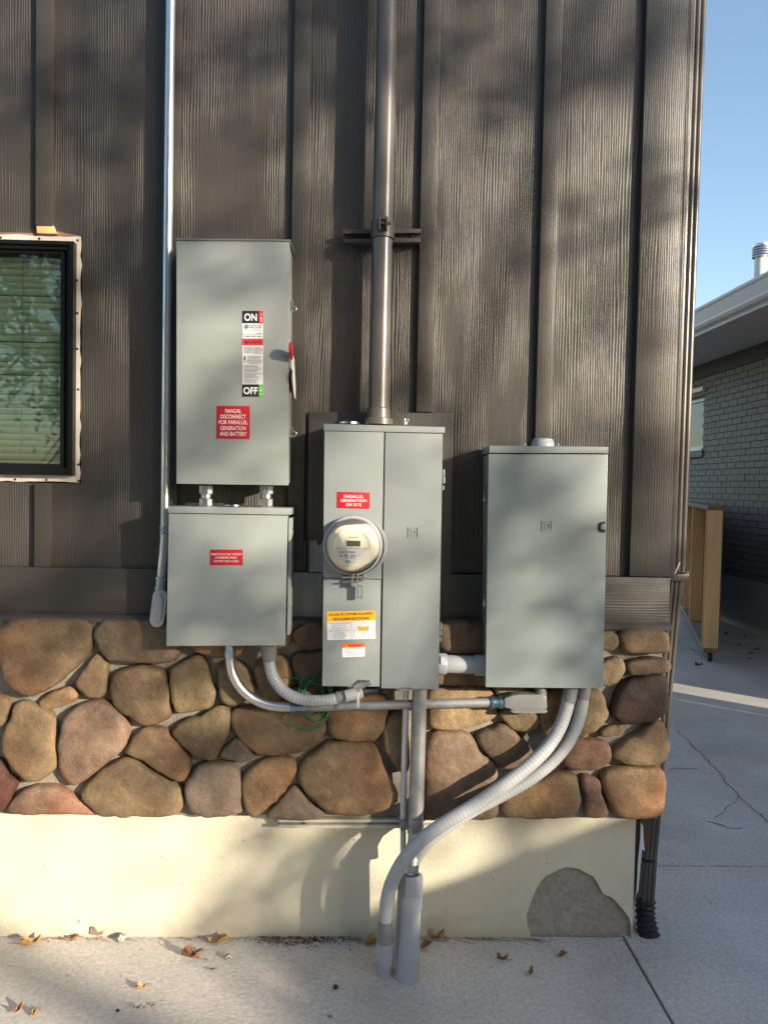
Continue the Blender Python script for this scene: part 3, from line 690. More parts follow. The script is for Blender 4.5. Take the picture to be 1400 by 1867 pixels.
lathe('side_hub', [(0, .012), (.05, .012)], c + Vector((.012, .03, -.012)), (1, 0, 0), 'cast', ec, 16)

# ================================================================== DISCONNECT SWITCH
yF = -.157
dsw = thing('disconnect_switch', 'tall grey safety switch box with ON and OFF sticker and red tipped handle', 'switch box', at(424, 884, -.09))
pprism('enclosure', [(325, 440), (526, 441), (524, 881), (325, 879)], yF + .012, -.021, 'box', dsw, .002)
pprism('door', [(322, 438.5), (528, 440), (526, 885), (322, 882)], yF, yF + .0115, 'box', dsw, .002)
pprism('top_cap', [(319, 434), (530, 436.5), (530, 439.5), (319, 437.5)], yF - .004, -.0212, 'boxd', dsw, .0008)
# side flange with handle mechanism
xd = at(528, 620, yF).x
for py in (560, 788):
    p = at(532, py, yF + .03)
    box('latch', p.x - .004, p.x + .004, p.y - .012, p.y + .012, p.z - .012, p.z + .018, 'steel', dsw, .001)
    q = at(535.5, py + 3, yF + .022); bm = bmesh.new()
    tube_bm(bm, [q + Vector((math.cos(t) * .0085, 0, math.sin(t) * .0085)) for t in [i * 2 * math.pi / 20 for i in range(21)]], .0018, 8); link('padlock_ring', finish(bm, 'padlock_ring', 60), 'steel', dsw)
hp = at(531, 668, yF + .03)
box('handle_mount', xd + .0005, xd + .007, yF + .015, yF + .075, at(530, 712, yF).z, at(530, 668, yF).z, 'black', dsw, .002)
pprism('handle_plate', [(531.5, 640), (535, 652), (537.5, 700), (537.5, 726), (535.5, 716), (532.5, 690), (530.5, 668)], yF - .006, yF + .030, 'gut', dsw, .0008)
# the paddle grip stands proud of the door so that its shadow falls on it
def yzprism(name, pts, x0, x1, mat, parent, bev=0.):
    bm = bmesh.new(); a = [bm.verts.new((x0, y, z)) for y, z in pts]; b2 = [bm.verts.new((x1, y, z)) for y, z in pts]; k = len(pts)
    bm.faces.new(a); bm.faces.new(b2[::-1])
    for i in range(k): bm.faces.new((a[i], a[(i + 1) % k], b2[(i + 1) % k], b2[i]))
    bmesh.ops.recalc_face_normals(bm, faces=bm.faces)
    if bev: bmesh.ops.bevel(bm, geom=bm.edges[:], offset=bev, segments=2, affect='EDGES', clamp_overlap=True)
    return link(name, finish(bm, name, 35), mat, parent)
pv0 = Vector((yF + .022, at(532, 664, yF).z)); pv1 = Vector((yF - .040, at(532, 634, yF - .03).z)); ud = (pv1 - pv0).normalized(); vd = Vector((-ud.y, ud.x)); hw = .0145
arc = [pv1 + ud * hw * math.cos(t) + vd * hw * math.sin(t) for t in [-math.pi / 2 + math.pi * i / 12 for i in range(13)]]
pm = pv0.lerp(pv1, .45)
yzprism('handle_grip', [tuple(p) for p in arc] + [tuple(pm + vd * hw * .85), tuple(pm - vd * hw * .85)], xd + .003, xd + .012, 'redh', dsw, .002)
yzprism('handle_arm', [tuple(pv0 - vd * .009), tuple(pm - vd * .011), tuple(pm + vd * .011), tuple(pv0 + vd * .009)], xd + .005, xd + .010, 'steel', dsw, .001)
bm = bmesh.new(); c0 = Vector((xd + .009, yF + .024, at(532, 687, yF).z))
tube_bm(bm, [c0 + Vector((-.0015, 0, 0)), c0 + Vector((.0015, 0, 0))], .036, 32); link('handle_disc', finish(bm, 'handle_disc', 30), 'strutd', dsw)
# ON/OFF sticker
zz = lambda u, v: (420 + u / 6.914, 550 + v / 6.914)
def zrect(name, f, u0, v0, u1, v1, y, mat, parent, th=.0005): return pprism(name, [f(u0, v0), f(u1, v0), f(u1, v1), f(u0, v1)], y, y + th, mat, parent)
def zl(f, k, L): return [(t, *f(u, v), wu / k, hv / k) for t, u, v, wu, hv in L]
st = zrect('switch_sticker', zz, 153, 115, 414, 1202, yF - .0006, 'wht2', dsw); tag(st, 'white and black sticker reading ON and OFF')
y1 = yF - .0012; y2 = yF - .0017
zrect('black_field', zz, 153, 115, 362, 273, y1, 'ink', st); zrect('red_field', zz, 362.5, 115, 414, 276, y1, 'pred', st); zrect('danger_field', zz, 153, 465, 414, 550, y1, 'pred', st)
zrect('black_field', zz, 153, 1042, 360, 1200, y1, 'ink', st); zrect('green_field', zz, 360.5, 1044, 413, 1203, y1, 'green', st)
lettering(zl(zz, 6.914, [('ON', 257, 196, 156, 92), ('OFF', 257, 1122, 178, 88)]), y2, 'white', st, bold=.02)
lettering(zl(zz, 6.914, [('I', 390, 160, 5, 30), ('O', 385, 1163, 24, 26)]), y2, 'white', st)
strokes('arrow', [(zz(390, 205), zz(390, 255)), (zz(379, 215), zz(390, 198)), (zz(401, 215), zz(390, 198)), (zz(385, 1075), zz(385, 1128)), (zz(375, 1115), zz(385, 1132)), (zz(395, 1115), zz(385, 1132))], .9, y2, 'white', st)
lettering(zl(zz, 6.914, [('General Duty', 318, 303, 158, 24), ('Safety Switch', 318, 328, 158, 24), ('TG4324R', 367, 397, 60, 13), ('200 AMP  240VAC  NEMA', 283, 437, 222, 15), ('DANGER', 314, 511, 168, 34)]), y2, 'ink', st, bold=.006)
strokes('rule', [(zz(153, 356), zz(413, 360)), (zz(153, 408), zz(413, 412)), (zz(288, 566), zz(288, 650))], .5, y2, 'inkg', st)
bm = bmesh.new(); tri = [zz(178, 525), zz(200, 482), zz(222, 525)]; prism_bm(bm, pq(tri, y2), y2, y2 + .0004)
bolt = [zz(*p) for p in [(178, 682), (190, 684), (186, 712), (194, 712), (176, 775), (181, 730), (168, 730)]]; prism_bm(bm, pq(bolt, y2), y2, y2 + .0004)
link('warning_symbol', finish(bm, 'warning_symbol'), 'ink', st)
cge = at(*zz(203, 313), y2); lathe('emblem', [(0, .0068), (.0004, .0068)], cge, (0, 1, 0), 'ink', st, 28)
bm = bmesh.new(); c2 = cge + Vector((0, -.0006, 0))
tube_bm(bm, [c2 + Vector((math.cos(t) * .0056, 0, math.sin(t) * .0056)) for t in [i * 2 * math.pi / 24 for i in range(25)]], .0003, 5)
for s in (-1, 1): tube_bm(bm, [c2 + Vector((s * .0006 + math.cos(t) * .0018 + s * .0009, 0, math.sin(t) * .0026)) for t in [i * 5.2 / 14 for i in range(15)]], .00035, 5)
link('emblem_script', finish(bm, 'emblem_script'), 'white', st)
rng = random.Random(2)
sg = []
for u0, u1, vs in ((165, 280, (575, 591, 607, 622, 638)), (297, 408, (572, 588, 603, 618, 634, 650)), (205, 405, (688, 705, 722, 741, 760, 777)), (175, 400, (808, 824, 850, 866, 882, 906, 922, 938, 954, 976, 992, 1010, 1024))):
    a, bq = zz(u0, 0)[0], zz(u1, 0)[0]; sg += dashes(rng, a, bq, [zz(0, v)[1] for v in vs], 1, center=u0 != 175)
strokes('fine_print', sg, 1.0, y2, 'inkg', st)
# red sign
def redsign(pxs, y, parent, lines, label, bold=.002):
    o = pprism('red_sign', pxs, y - .0016, y - .0001, 'red', parent, .0003); tag(o, label)
    lettering(lines, y - .0020, 'white', o, bold=bold); return o
z2 = lambda u, v: (300 + u / 3.59, 420 + v / 3.59)
redsign([z2(342, 1148), z2(560, 1150), z2(558, 1366), z2(341, 1363)], yF, dsw, zl(z2, 3.59, [('MANUAL', 451, 1182, 104, 26), ('DISCONNECT', 450, 1219, 164, 26), ('FOR PARALLEL', 451, 1256, 185, 26), ('GENERATION', 450, 1295, 164, 26), ('AND BATTERY', 451, 1332, 174, 26)]), 'red sign about manual disconnect')

# ================================================================== COMBINER PANEL
yC = -.160
cp = thing('combiner_panel', 'square grey combiner panel with small red sign below the tall switch box', 'electrical panel', at(414, 1177, -.09))
pprism('enclosure', [(310, 937), (522, 941), (517, 1173), (306, 1174)], yC + .014, -.021, 'box', cp, .002)
pprism('door', [(308, 936), (524.5, 940), (519.5, 1177), (303.5, 1178)], yC, yC + .0135, 'box', cp, .002)
pprism('lid', [(306, 923), (530, 926.5), (530, 939), (306, 935)], yC - .006, -.0212, 'box', cp, .002)
for py in (946, 952): pass
z5 = lambda u, v: (270 + u / 4.83, 860 + v / 4.83)
redsign([z5(548, 686), z5(835, 687), z5(834, 823), z5(548, 823)], yC, cp, zl(z5, 4.83, [('PHOTOVOLTAIC SYSTEM', 690, 727, 264, 18), ('COMBINER PANEL', 690, 757, 190, 18), ('DO NOT ADD LOADS', 690, 788, 214, 18)]), 'red sign about the photovoltaic system', -.004)
pr_ = at(527, 1000, yC + .05)
box('hinge_strip', at(524, 1000, yC).x + .0005, at(524, 1000, yC).x + .010, yC + .02, yC + .10, at(523, 1160, yC).z, at(523, 945, yC).z, 'box', cp, .002)
for py in (964, 1003, 1105, 1140):
    q = at(529.5, py, yC + .05); lathe('screw', [(0, .004), (.006, .004), (.008, .002)], q, (1, 0, 0), 'steel', cp, 10)
hz = at(425, 921, -.09)
lathe('knockout_plate', [(-.001, .030), (.003, .030), (.005, .022)], Vector((hz.x, -.09, hz.z - .001)), (0, 0, 1), 'zinc', cp, 24)
# hub nipples
for px, lb in ((376.5, 'short shiny metal nipple joining the two left boxes, nearer the tall conduit'), (486, 'short shiny metal nipple joining the two left boxes, nearer the mast')):
    t0 = at(px, 884, -.095).z - .003; t1 = at(px, 925, -.095).z - .004; x = at(px, 905, -.095).x
    th = thing('nipple', lb, 'fitting', (x, -.095, t1))
    hgt = t0 - t1
    lathe('threaded_pipe', [(0, .0165), (hgt, .0165)], (x, -.095, t1), (0, 0, 1), 'emt', th, 24)
    lathe('lower_hub', [(.004, .0215), (.008, .0235), (.010, .021), (.030, .021), (.033, .0175)], (x, -.095, t1), (0, 0, 1), 'emt', th, 8, 20)
    lathe('upper_hub', [(hgt - .026, .0175), (hgt - .024, .022), (hgt, .022)], (x, -.095, t1), (0, 0, 1), 'emt', th, 8, 20)

# ================================================================== METER PANEL
yM = -.165
mp_ = thing('meter_panel', 'large grey meter main panel with yellow and orange stickers in the middle', 'electrical panel', at(697, 1253, -.09))
pprism('enclosure', [(594, 786), (804, 790), (797, 1251), (591, 1247)], yM + .014, -.023, 'boxd', mp_, .002)
pprism('lid', [(590, 772.5), (811, 778.5), (811, 789.5), (590, 785)], yM - .006, -.0232, 'boxm', mp_, .0015)
pprism('meter_cover', [(591.5, 786), (700, 788), (695.5, 1056), (589, 1053)], yM - .003, yM + .0135, 'boxm', mp_, .0015)
pprism('lower_cover', [(589.5, 1054), (694.5, 1057), (692, 1252), (587.5, 1251)], yM, yM + .0135, 'boxm', mp_, .0015)
pprism('door', [(702.5, 788), (807, 790.5), (799.5, 1257), (695, 1255)], yM, yM + .0135, 'boxm', mp_, .0015)
y1 = yM - .003
redsign([(614.8, 896.6), (674.6, 898), (673.6, 927.8), (614.6, 926)], y1, mp_, zl(lambda u, v: (575 + u / 5.6, 880 + v / 5.6), 5.6, [('PARALLEL', 393, 140, 200, 30), ('GENERATION', 391, 182, 262, 30), ('ON SITE', 390, 225, 158, 30)]), 'red sign about parallel generation', .002)
for L in ([(807.5, 855), (811, 857), (811, 868), (807.5, 869)], [(807.5, 868), (811.5, 870), (811.5, 881), (807.5, 882)], [(806.5, 885), (810, 886), (810, 893), (806.5, 894)], [(802.5, 1135), (806, 1137), (806, 1148), (802.5, 1149)], [(802, 1150), (805.5, 1152), (805.5, 1158), (802, 1159)], [(801.5, 1162), (805, 1163), (805, 1169), (801.5, 1170)]):
    pprism('hinge', L, yM + .006, yM + .016, 'box', mp_, .0008)
def squareD(cx, cy, s, y, mat, parent):
    e = link('emblem', bpy.data.meshes.new('x'), None, parent); bm = bmesh.new(); a = s / 2
    def bar(x0, y0, x1, y1_, h): prism_bm(bm, pq([(cx + x0, cy + y0), (cx + x1, cy + y0), (cx + x1, cy + y1_), (cx + x0, cy + y1_)], y), y - h, y)
    t = s * .085
    bar(-a, -a, a, -a + t, .0022); bar(-a, a - t, a, a, .0022); bar(-a, -a + t, -a + t, a - t, .0022); bar(a - t, -a + t, a, a - t, .0022)
    t2 = s * .11; q = a * .56
    bar(-q, -q, q * .75, -q + t2, .0022); bar(q - t2, -q + t2, q, q, .0022); bar(-q + t2 * .7, q - t2, q - t2, q, .0022); bar(-q + t2 * .7, -q + t2, -q + t2 * 1.7, q - t2, .0012)
    e.data = finish(bm, 'emblem'); e.data.materials.append(M[mat]); return e
squareD(753.2, 970.3, 18.5, yM - .0001, 'boxm', mp_)
# raised ring of the meter opening
mc = at(647.5, 996, y1)
lathe('meter_ring', [(.0005, .098), (-.004, .097), (-.005, .093), (-.005, .088), (.0005, .086)], mc, (0, 1, 0), 'boxm', mp_, 64, 30)
# yellow sticker
z9 = lambda u, v: (575 + u / 9.11, 1095 + v / 9.11)
y1 = yM; ya, yb, yc_ = y1 - .0006, y1 - .0011, y1 - .0015
sk = pprism('shutdown_sticker', [z9(191, 186), z9(994, 165), z9(1001, 632), z9(198, 658)], ya, y1 - .0001, 'wht2', mp_); tag(sk, 'yellow and white rapid shutdown sticker')
pprism('yellow_field', [z9(191, 186), z9(994, 165), z9(997, 325), z9(194, 350)], yb, ya - .0001, 'yellow', sk)
lettering(zl(z9, 9.11, [('SOLAR PV SYSTEM EQUIPPED', 592, 228, 746, 48), ('WITH RAPID SHUTDOWN', 595, 302, 606, 46)]), yc_, 'ink', sk, .045, bold=.014)
lettering(zl(z9, 9.11, [('TURN RAPID SHUTDOWN', 395, 376, 352, 24), ('SWITCH TO THE', 392, 416, 220, 24), ("'OFF' POSITION TO", 395, 458, 268, 24), ('SHUT DOWN PV SYSTEM', 397, 499, 346, 24), ('AND REDUCE', 395, 541, 186, 24), ('SHOCK HAZARD', 396, 580, 226, 24), ('IN THE ARRAY', 396, 622, 192, 24)]), yc_, 'inkg', sk, .045, bold=-.004)
strokes('yellow_divider', [(z9(597, 345), z9(603, 640))], .8, yb, 'yellow', sk)
strokes('house_drawing', [(z9(*a), z9(*b)) for a, b in [((622, 502), (803, 356)), ((803, 356), (975, 494)), ((622, 502), (975, 494)), ((643, 504), (645, 612)), ((645, 612), (963, 602)), ((963, 602), (961, 496)), ((783, 608), (780, 535)), ((780, 535), (825, 532)), ((825, 532), (827, 606))]], .28, yc_, 'inkg', sk)
pprism('yellow_panel', [z9(710, 432), z9(884, 428), z9(886, 495), z9(713, 500)], yb - .0002, yb + .0001, 'yellow', sk)
lettering(zl(z9, 9.11, [('SOLAR ELECTRIC', 798, 452, 140, 14), ('PV PANELS', 798, 478, 90, 14)]), yc_ - .0003, 'inkg', sk, .045)
wk = pprism('warning_sticker', [z9(445, 718), z9(813, 704), z9(820, 712), z9(821, 918), z9(814, 926), z9(458, 943), z9(449, 935), z9(441, 725)], ya, y1 - .0001, 'wht2', mp_); tag(wk, 'small white sticker with orange WARNING heading')
pprism('orange_field', [z9(445, 718), z9(813, 704), z9(820, 712), z9(821, 769), z9(445, 784), z9(441, 725)], yb, ya - .0001, 'orange', wk)
lettering(zl(z9, 9.11, [('WARNING', 652, 746, 226, 36)]), yc_, (M['red']), wk, .035, bold=.008)
lettering(zl(z9, 9.11, [('DUAL POWER SUPPLY', 628, 800, 275, 18), ('SOURCES: UTILITY GRID', 632, 842, 316, 20), ('AND PV SOLAR', 632, 875, 190, 20), ('ELECTRIC SYSTEM', 632, 908, 246, 20)]), yc_, 'inkg', wk, .035, bold=-.004)
prism('warning_symbol', pq([z9(494, 770), z9(515, 735), z9(538, 768)], yc_), yc_, yc_ + .0003, 'yellow', wk)
# latches at the bottom edge
la = pprism('latch', [(643, 1252), (656, 1240), (676, 1240), (677, 1249), (668, 1252), (662, 1256), (645, 1256)], yM - .008, yM - .0005, 'steel', mp_, .0015)
lathe('rivet', [(0, .0042), (.004, .0042)], at(671, 1246, yM - .011), (0, 1, 0), 'zinc', la, 12)
pprism('latch', [(633, 1251), (646, 1250), (646, 1253.5), (633, 1253)], yM - .004, yM - .0005, 'boxd', mp_, .0005)
pprism('latch', [(722, 1256.5), (733, 1253.5), (755, 1254.5), (760, 1257.5), (745, 1259), (742, 1264), (736, 1264), (734, 1259)], yM - .006, yM + .010, 'steel', mp_, .001)
# screw-in closures on the lid
kz = at(640, 772, -.10)
lathe('knockout_plate', [(-.002, .034), (.004, .034), (.006, .026)], Vector((at(637, 770, -.1).x, -.10, at(637, 771, -.1).z - .002)), (0, 0, 1), 'zinc', mp_, 24)
for px in (738, 741): lathe('lid_screw', [(-.003, .003), (.010, .003), (.011, .006), (.014, .006)], at(px, 772, -.12), (.25 if px == 741 else -.1, 0, 1), 'zinc', mp_, 10)

# electric meter
me_ = thing('electric_meter', 'round glass domed electric meter with cream face and digital display', 'meter', at(643, 995, yM))
mo = at(643.5, 994, yM - .004); ma = (0, -1, 0)
lathe('base_flange', [(0, .083), (.012, .0865), (.016, .0865), (.020, .084)], mo, ma, 'steel', me_, 72, 30)
lathe('sealing_ring', [(.010, .0868), (.013, .0895), (.021, .0895), (.024, .0868)], mo, ma, 'pvc', me_, 72, 30)
lathe('inner_drum', [(.016, .078), (.045, .076), (.060, .071), (.062, .066), (.0625, .060)], mo, ma, 'cream', me_, 64, 30)
lathe('dial_face', [(.0625, .059), (.0665, .0585), (.0668, .001)], mo, ma, 'cream2', me_, 64, 30)
bm = bmesh.new(); prof = [(.020, .0835), (.030, .0835), (.070, .0805), (.085, .078), (.094, .073), (.0985, .064), (.1005, .050), (.1015, .025), (.102, .0006)]
me_dome = lathe('glass_dome', prof, mo, ma, 'meterglass', me_, 64, 60)
yf = mo.y - .0672
zm = lambda u, v: (575 + u / 5.6, 880 + v / 5.6)
pprism('display_bezel', [zm(308, 578), zm(468, 580), zm(468, 664), zm(308, 662)], yf - .0016, yf, 'cream2', me_, .0004)
pprism('display', [zm(318, 592), zm(460, 594), zm(459, 651), zm(318, 650)], yf - .0022, yf - .0012, 'lcd', me_)
pl = pprism('name_plate', [zm(200, 668), zm(545, 680), zm(470, 735), zm(415, 800), zm(385, 845), zm(330, 836), zm(265, 795), zm(215, 735)], yf - .0012, yf + .0003, 'wht2', me_)
lettering(zl(zm, 5.6, [('51 391 213', 326, 748, 160, 32)]), yf - .0018, 'ink', pl, .004, bold=.01)
rng = random.Random(6); sg = [((zm(236 + i * 6.6, 702)), (zm(236 + i * 6.6, 716))) for i in range(26)]
strokes('bar_code', sg, .55, yf - .0018, 'ink', pl)
strokes('fine_print', dashes(rng, zm(206, 0)[0], zm(450, 0)[0], [zm(0, 676)[1]], .8) + dashes(rng, zm(285, 0)[0], zm(355, 0)[0], [zm(0, 689)[1]], .8) + dashes(rng, zm(300, 0)[0], zm(395, 0)[0], [zm(0, 773)[1], zm(0, 815)[1]], .8) + dashes(rng, zm(320, 0)[0], zm(455, 0)[0], [zm(0, 558)[1]], .8), .9, yf - .0018, 'inkg', pl)
lettering(zl(zm, 5.6, [('itron', 333, 799, 52, 18)]), yf - .0018, 'ink', pl, 0, bold=.02)
strokes('face_line', [(zm(200, 664), zm(560, 668)), (zm(560, 668), zm(540, 575)), (zm(540, 575), zm(490, 520))], .6, yf - .0012, 'inkg', me_)
# ring clamp and seal under the meter
q = at(647, 1052, yM - .018)
box('ring_clamp', q.x - .040, q.x + .022, q.y - .008, q.y + .012, q.z - .003, q.z + .004, 'steel', me_, .001)
for dx in (-.008, .007): box('clamp_lug', q.x + dx - .003, q.x + dx + .003, q.y - .012, q.y + .006, q.z - .026, q.z + .012, 'steel', me_, .001)
box('clamp_lug', q.x + .018, q.x + .030, q.y - .006, q.y + .008, q.z - .010, q.z + .008, 'steel', me_, .001)
lathe('clamp_screw', [(-.03, .003), (.03, .003)], q + Vector((-.006, -.006, -.012)), (1, 0, .1), 'steel', me_, 10)
bm = bmesh.new(); s0, s1 = at(651, 1067, yM - .022), at(661, 1091, yM - .022); frame_bm(bm, s0.x, s1.x, s1.z, s0.z, .0055, yM - .026, yM - .018); link('seal', finish(bm, 'seal'), 'clear', me_)

# ================================================================== RIGHT BREAKER PANEL
yR = -.158
bp = thing('breaker_panel', 'large plain grey green breaker panel nearest the house corner', 'electrical panel', at(993, 1254, -.09))
pprism('enclosure', [(893, 828), (1105, 829), (1096, 1251), (888, 1250)], yR + .014, -.012, 'box2', bp, .002)
pprism('door', [(890.5, 827.5), (1107.5, 828.5), (1099.5, 1255.5), (885, 1253)], yR, yR + .0135, 'box2', bp, .002)
pprism('lid', [(892, 812.5), (1108.5, 814.5), (1108.5, 826.5), (892, 825.5)], yR - .006, -.0122, 'box2', bp, .0015)
squareD(996.5, 959, 19, yR - .0001, 'box2', bp)
lathe('blank_hub', [(-.004, .036), (.008, .036), (.012, .033), (.020, .031), (.0225, .026)], Vector((at(989, 812, -.085).x, -.085, at(989, 812, -.085).z - .001)), (0, 0, 1), 'pvc', bp, 32)
for px in (958, 1018): lathe('lid_screw', [(-.002, .004), (.006, .004)], at(px, 812, -.09), (0, 0, 1), 'zinc', bp, 8)
la = pprism('latch', [(1091, 954), (1098, 951), (1103, 951), (1103, 971), (1098, 971), (1091, 969)], yR - .002, yR - .0003, 'black', bp, .0005)
pprism('latch_tab', [(1095.5, 957), (1099, 955), (1103, 955), (1103, 965), (1096, 966)], yR - .012, yR - .0022, 'box', bp, .001)
lx = at(886, 900, yR + .05)
for py, hh in ((899, 14), (1093, 12)):
    q = at(884, py, yR + .06); box('side_latch', q.x - .007, q.x + .004, q.y - .01, q.y + .01, q.z - hh * .0018, q.z + hh * .0018, 'zinc', bp, .001)

# ================================================================== CONDUITS BELOW
# pvc nipple between the two panels
yP = -.085
pn = thing('pvc_nipple', 'fat grey plastic pipe joining the meter panel and the breaker panel', 'pipe', at(844, 1228, yP))
a, b_ = at(798, 1210, yP), at(890, 1213, yP); d = (b_ - a); Ln = d.length
lathe('pipe', [(.02, .0285), (Ln - .02, .0285)], a, d, 'pvc', pn, 36)
lathe('coupling', [(0, .0335), (.024, .0335), (.027, .032)], a, d, 'pvc', pn, 36); lathe('coupling', [(Ln - .044, .032), (Ln - .041, .0335), (Ln, .0335)], a, d, 'pvc', pn, 36)
bq = [at(803.5, 1197, yP - .0335), at(811, 1197, yP - .0335), at(811, 1212, yP - .0338), at(803.5, 1212, yP - .0338)]
prism('bar_code_sticker', [(v.x, v.z) for v in bq], yP - .0355, yP - .028, 'wht2', pn)
# EMT elbow from combiner panel, then straight EMT to conduit body
yE = -.105
el = thing('conduit', 'bent metal conduit curving from the combiner panel into the long horizontal conduit', 'conduit', at(419, 1290, yE))
P = pp((419.5, 1190, yE), (420, 1206, yE), (424, 1228, yE), (437, 1252, yE), (458, 1272, yE), (486, 1285, yE), (512, 1289, yE), (533, 1289.5, yE))
tube('pipe', P, .0147, 'emt', el, 24); t0 = at(419.5, 1176, yE)
lathe('connector', [(0, .016), (.016, .016), (.0165, .0185), (.032, .0185), (.033, .0165), (.040, .0165)], t0, (0, 0, -1), 'zinc', el, 20)
hc = thing('conduit', 'long straight horizontal metal conduit passing under the meter panel', 'conduit', at(720, 1283, yE))
h0, h1 = at(543, 1289.5, yE), at(897, 1280.5, yE); hd = h1 - h0
tube('pipe', [h0, h1], .0147, 'rigid', hc, 24, False)
lathe('coupling', [(-.022, .0175), (-.020, .0195), (-.005, .0195), (-.004, .016), (.012, .016), (.013, .019), (.026, .019), (.028, .0165)], h0, hd, 'blueg', hc, 8, 20)
lathe('connector', [(-.018, .0165), (-.016, .0205), (-.006, .0205), (-.004, .0175), (.008, .0175), (.010, .0205), (.022, .0205), (.024, .018), (.04, .018)], at(904, 1280.5, yE), hd, 'blueg', hc, 20, 30)
lb = thing('pull_elbow', 'grey rounded conduit body hanging under the breaker panel', 'conduit body', at(958, 1300, yE))
pprism('body', [(919, 1273), (934, 1268), (946, 1266.5), (990, 1266.5), (997, 1270), (998, 1292), (992, 1298), (938, 1298), (930, 1293), (919, 1291)], yE - .024, yE + .022, 'castg', lb, .012)
pprism('cover', [(930, 1296), (996, 1295), (998, 1297), (994, 1300.5), (936, 1300.5)], yE - .026, yE + .024, 'castg', lb, .001)
lathe('hub', [(0, .019), (.018, .019), (.02, .016), (.03, .016)], at(985, 1270, yE), (0, 0, 1), 'castg', lb, 24); lathe('nipple', [(0, .0135), (.025, .0135)], at(985, 1262, yE), (0, 0, 1), 'zinc', lb, 16)
# short flexible tube, combiner -> meter panel
def ribs(r, pitch=.0105, amp=.0011): return lambda s: r + amp * math.sin(s / pitch * 2 * math.pi)
fx = thing('flexible_conduit', 'short grey ribbed flexible tube curving from the combiner panel to the meter panel', 'flexible conduit', at(560, 1290, -.13))
P = pp((490.5, 1200, -.10), (492.5, 1216, -.10), (499, 1236, -.105), (514, 1257, -.115), (536, 1271, -.125), (562, 1277, -.13), (590, 1277.5, -.13), (614, 1273, -.125), (634, 1267, -.12))
tube('tube', P, ribs(.0180, .011, .0007), 'flex', fx, 24, step=.0024)
lathe('fitting', [(-.01, .0245), (.020, .0245), (.042, .0200), (.044, .0195)], at(489.5, 1180, -.10), at(491.5, 1205, -.10) - at(489.5, 1180, -.10), 'pvcd', fx, 28)
e0, e1 = at(614, 1272.5, -.125), at(666, 1260, -.115); ed = e1 - e0
lathe('tape_wrap', [(0, .0197), (.028, .0200)], e0, ed, 'pvcd', fx, 24); lathe('sleeve', [(.027, .0194), (.080, .0190), (.082, .017)], e0, ed, 'pvc', fx, 24)
tube('end_fitting', [e0 + ed * .85, at(676, 1257, -.11), at(690, 1254, -.105), at(694, 1246, -.10)], .0165, 'black', fx, 16)
tie = thing('zip_tie', 'pale plastic tag dangling from the latch under the meter panel', 'tag', at(653, 1290, yM - .012))
pprism('tag', [(650.5, 1263), (655.5, 1262), (655.2, 1290), (653, 1292), (650, 1290)], yM - .014, yM - .011, 'whitep', tie, .0008)
tube('loop', [at(652, 1264, yM - .012), at(650.5, 1259, yM - .010), at(653, 1254, yM - .004), at(655.5, 1259, yM - .010), at(654, 1264, yM - .012)], .0012, 'steel', tie, 6)
# green ground wire coil
gw = thing('green_wire', 'loose coil of thin green wire hanging behind the flexible tube', 'wire', at(565, 1328, -.09))
rng = random.Random(21)
def gwire(P, r=.0021): tube('strand', P, r, 'gwire', gw, 8, step=.006)
for i in range(7):
    cx, cy, ra, rb = 572 + rng.uniform(-6, 8), 1273 + rng.uniform(-14, 6), rng.uniform(19, 30), rng.uniform(24, 38); ph = rng.uniform(0, 6.28); yy = -.085 + rng.uniform(-.012, .012); L = []
    for k in range(15):
        t = ph + k / 14 * 2 * math.pi * rng.uniform(.93, 1.0); L.append((cx + ra * math.cos(t) * (1 + .12 * math.sin(3 * t + i)), cy + rb * math.sin(t) * (1 + .1 * math.cos(2 * t + i)), yy + .008 * math.sin(t + i)))
    gwire(pp(*L))
gwire(pp((521, 1300, -.09), (522, 1312, -.095), (535, 1322, -.10), (556, 1329, -.10), (576, 1328, -.10), (591, 1318, -.095), (597, 1305, -.09), (599, 1290, -.085)))
gwire(pp((514, 1236, -.07), (535, 1236, -.075), (560, 1240, -.08), (575, 1246, -.08))); gwire(pp((545, 1262, -.09), (548, 1246, -.09), (553, 1236, -.09))); gwire(pp((548, 1295, -.10), (566, 1308, -.10), (584, 1316, -.10), (596, 1310, -.095)))
# vertical white tube and rigid conduit down to the ground
wt = thing('white_tube', 'thin white tube running straight down below the meter panel', 'tube', at(735, 1570, -.10))
tube('tube', pp((740, 1252, -.10), (739.5, 1300, -.10), (737.5, 1360, -.10), (736.5, 1400, -.10), (735.5, 1440, -.095), (735, 1500, -.09), (735, 1570, -.085)), .0098, 'whitep', wt, 16)
pprism('clip', [(728, 1496), (743, 1497), (743, 1514), (736, 1512), (734, 1518), (729, 1512)], -.105, -.07, 'rigid', wt, .002)
rc = thing('rigid_conduit', 'weathered galvanised conduit dropping from the meter panel into a plastic pipe', 'conduit', at(750, 1590, -.13))
r0, r1 = at(765, 1250, -.115), at(757.5, 1512, -.118)
bz = gr(743, 1783); bz.z = -.01
pt = at(748, 1592, -.165)
tube('pipe', [r0, r1, at(754, 1545, -.135), at(750, 1580, -.16)], .0235, 'rigid', rc, 28)
lathe('strap', [(-.012, .0265), (.012, .0265)], r1, (0, 0, 1), 'rigid', rc, 24)
pprism('strap_ear', [(748, 1497), (770, 1497), (770, 1518), (765, 1516), (763, 1522), (752, 1520)], -.150, -.145, 'rigid', rc, .001)
lathe('locknut', [(0, .0255), (.022, .0255)], at(748.5, 1588, -.163), (0.02, .1, 1), 'zinc', rc, 8, 20)
pv = thing('plastic_riser', 'upright grey plastic riser pipe with hexagonal adapter set in the concrete', 'pipe', bz)
dp_ = (pt - bz)
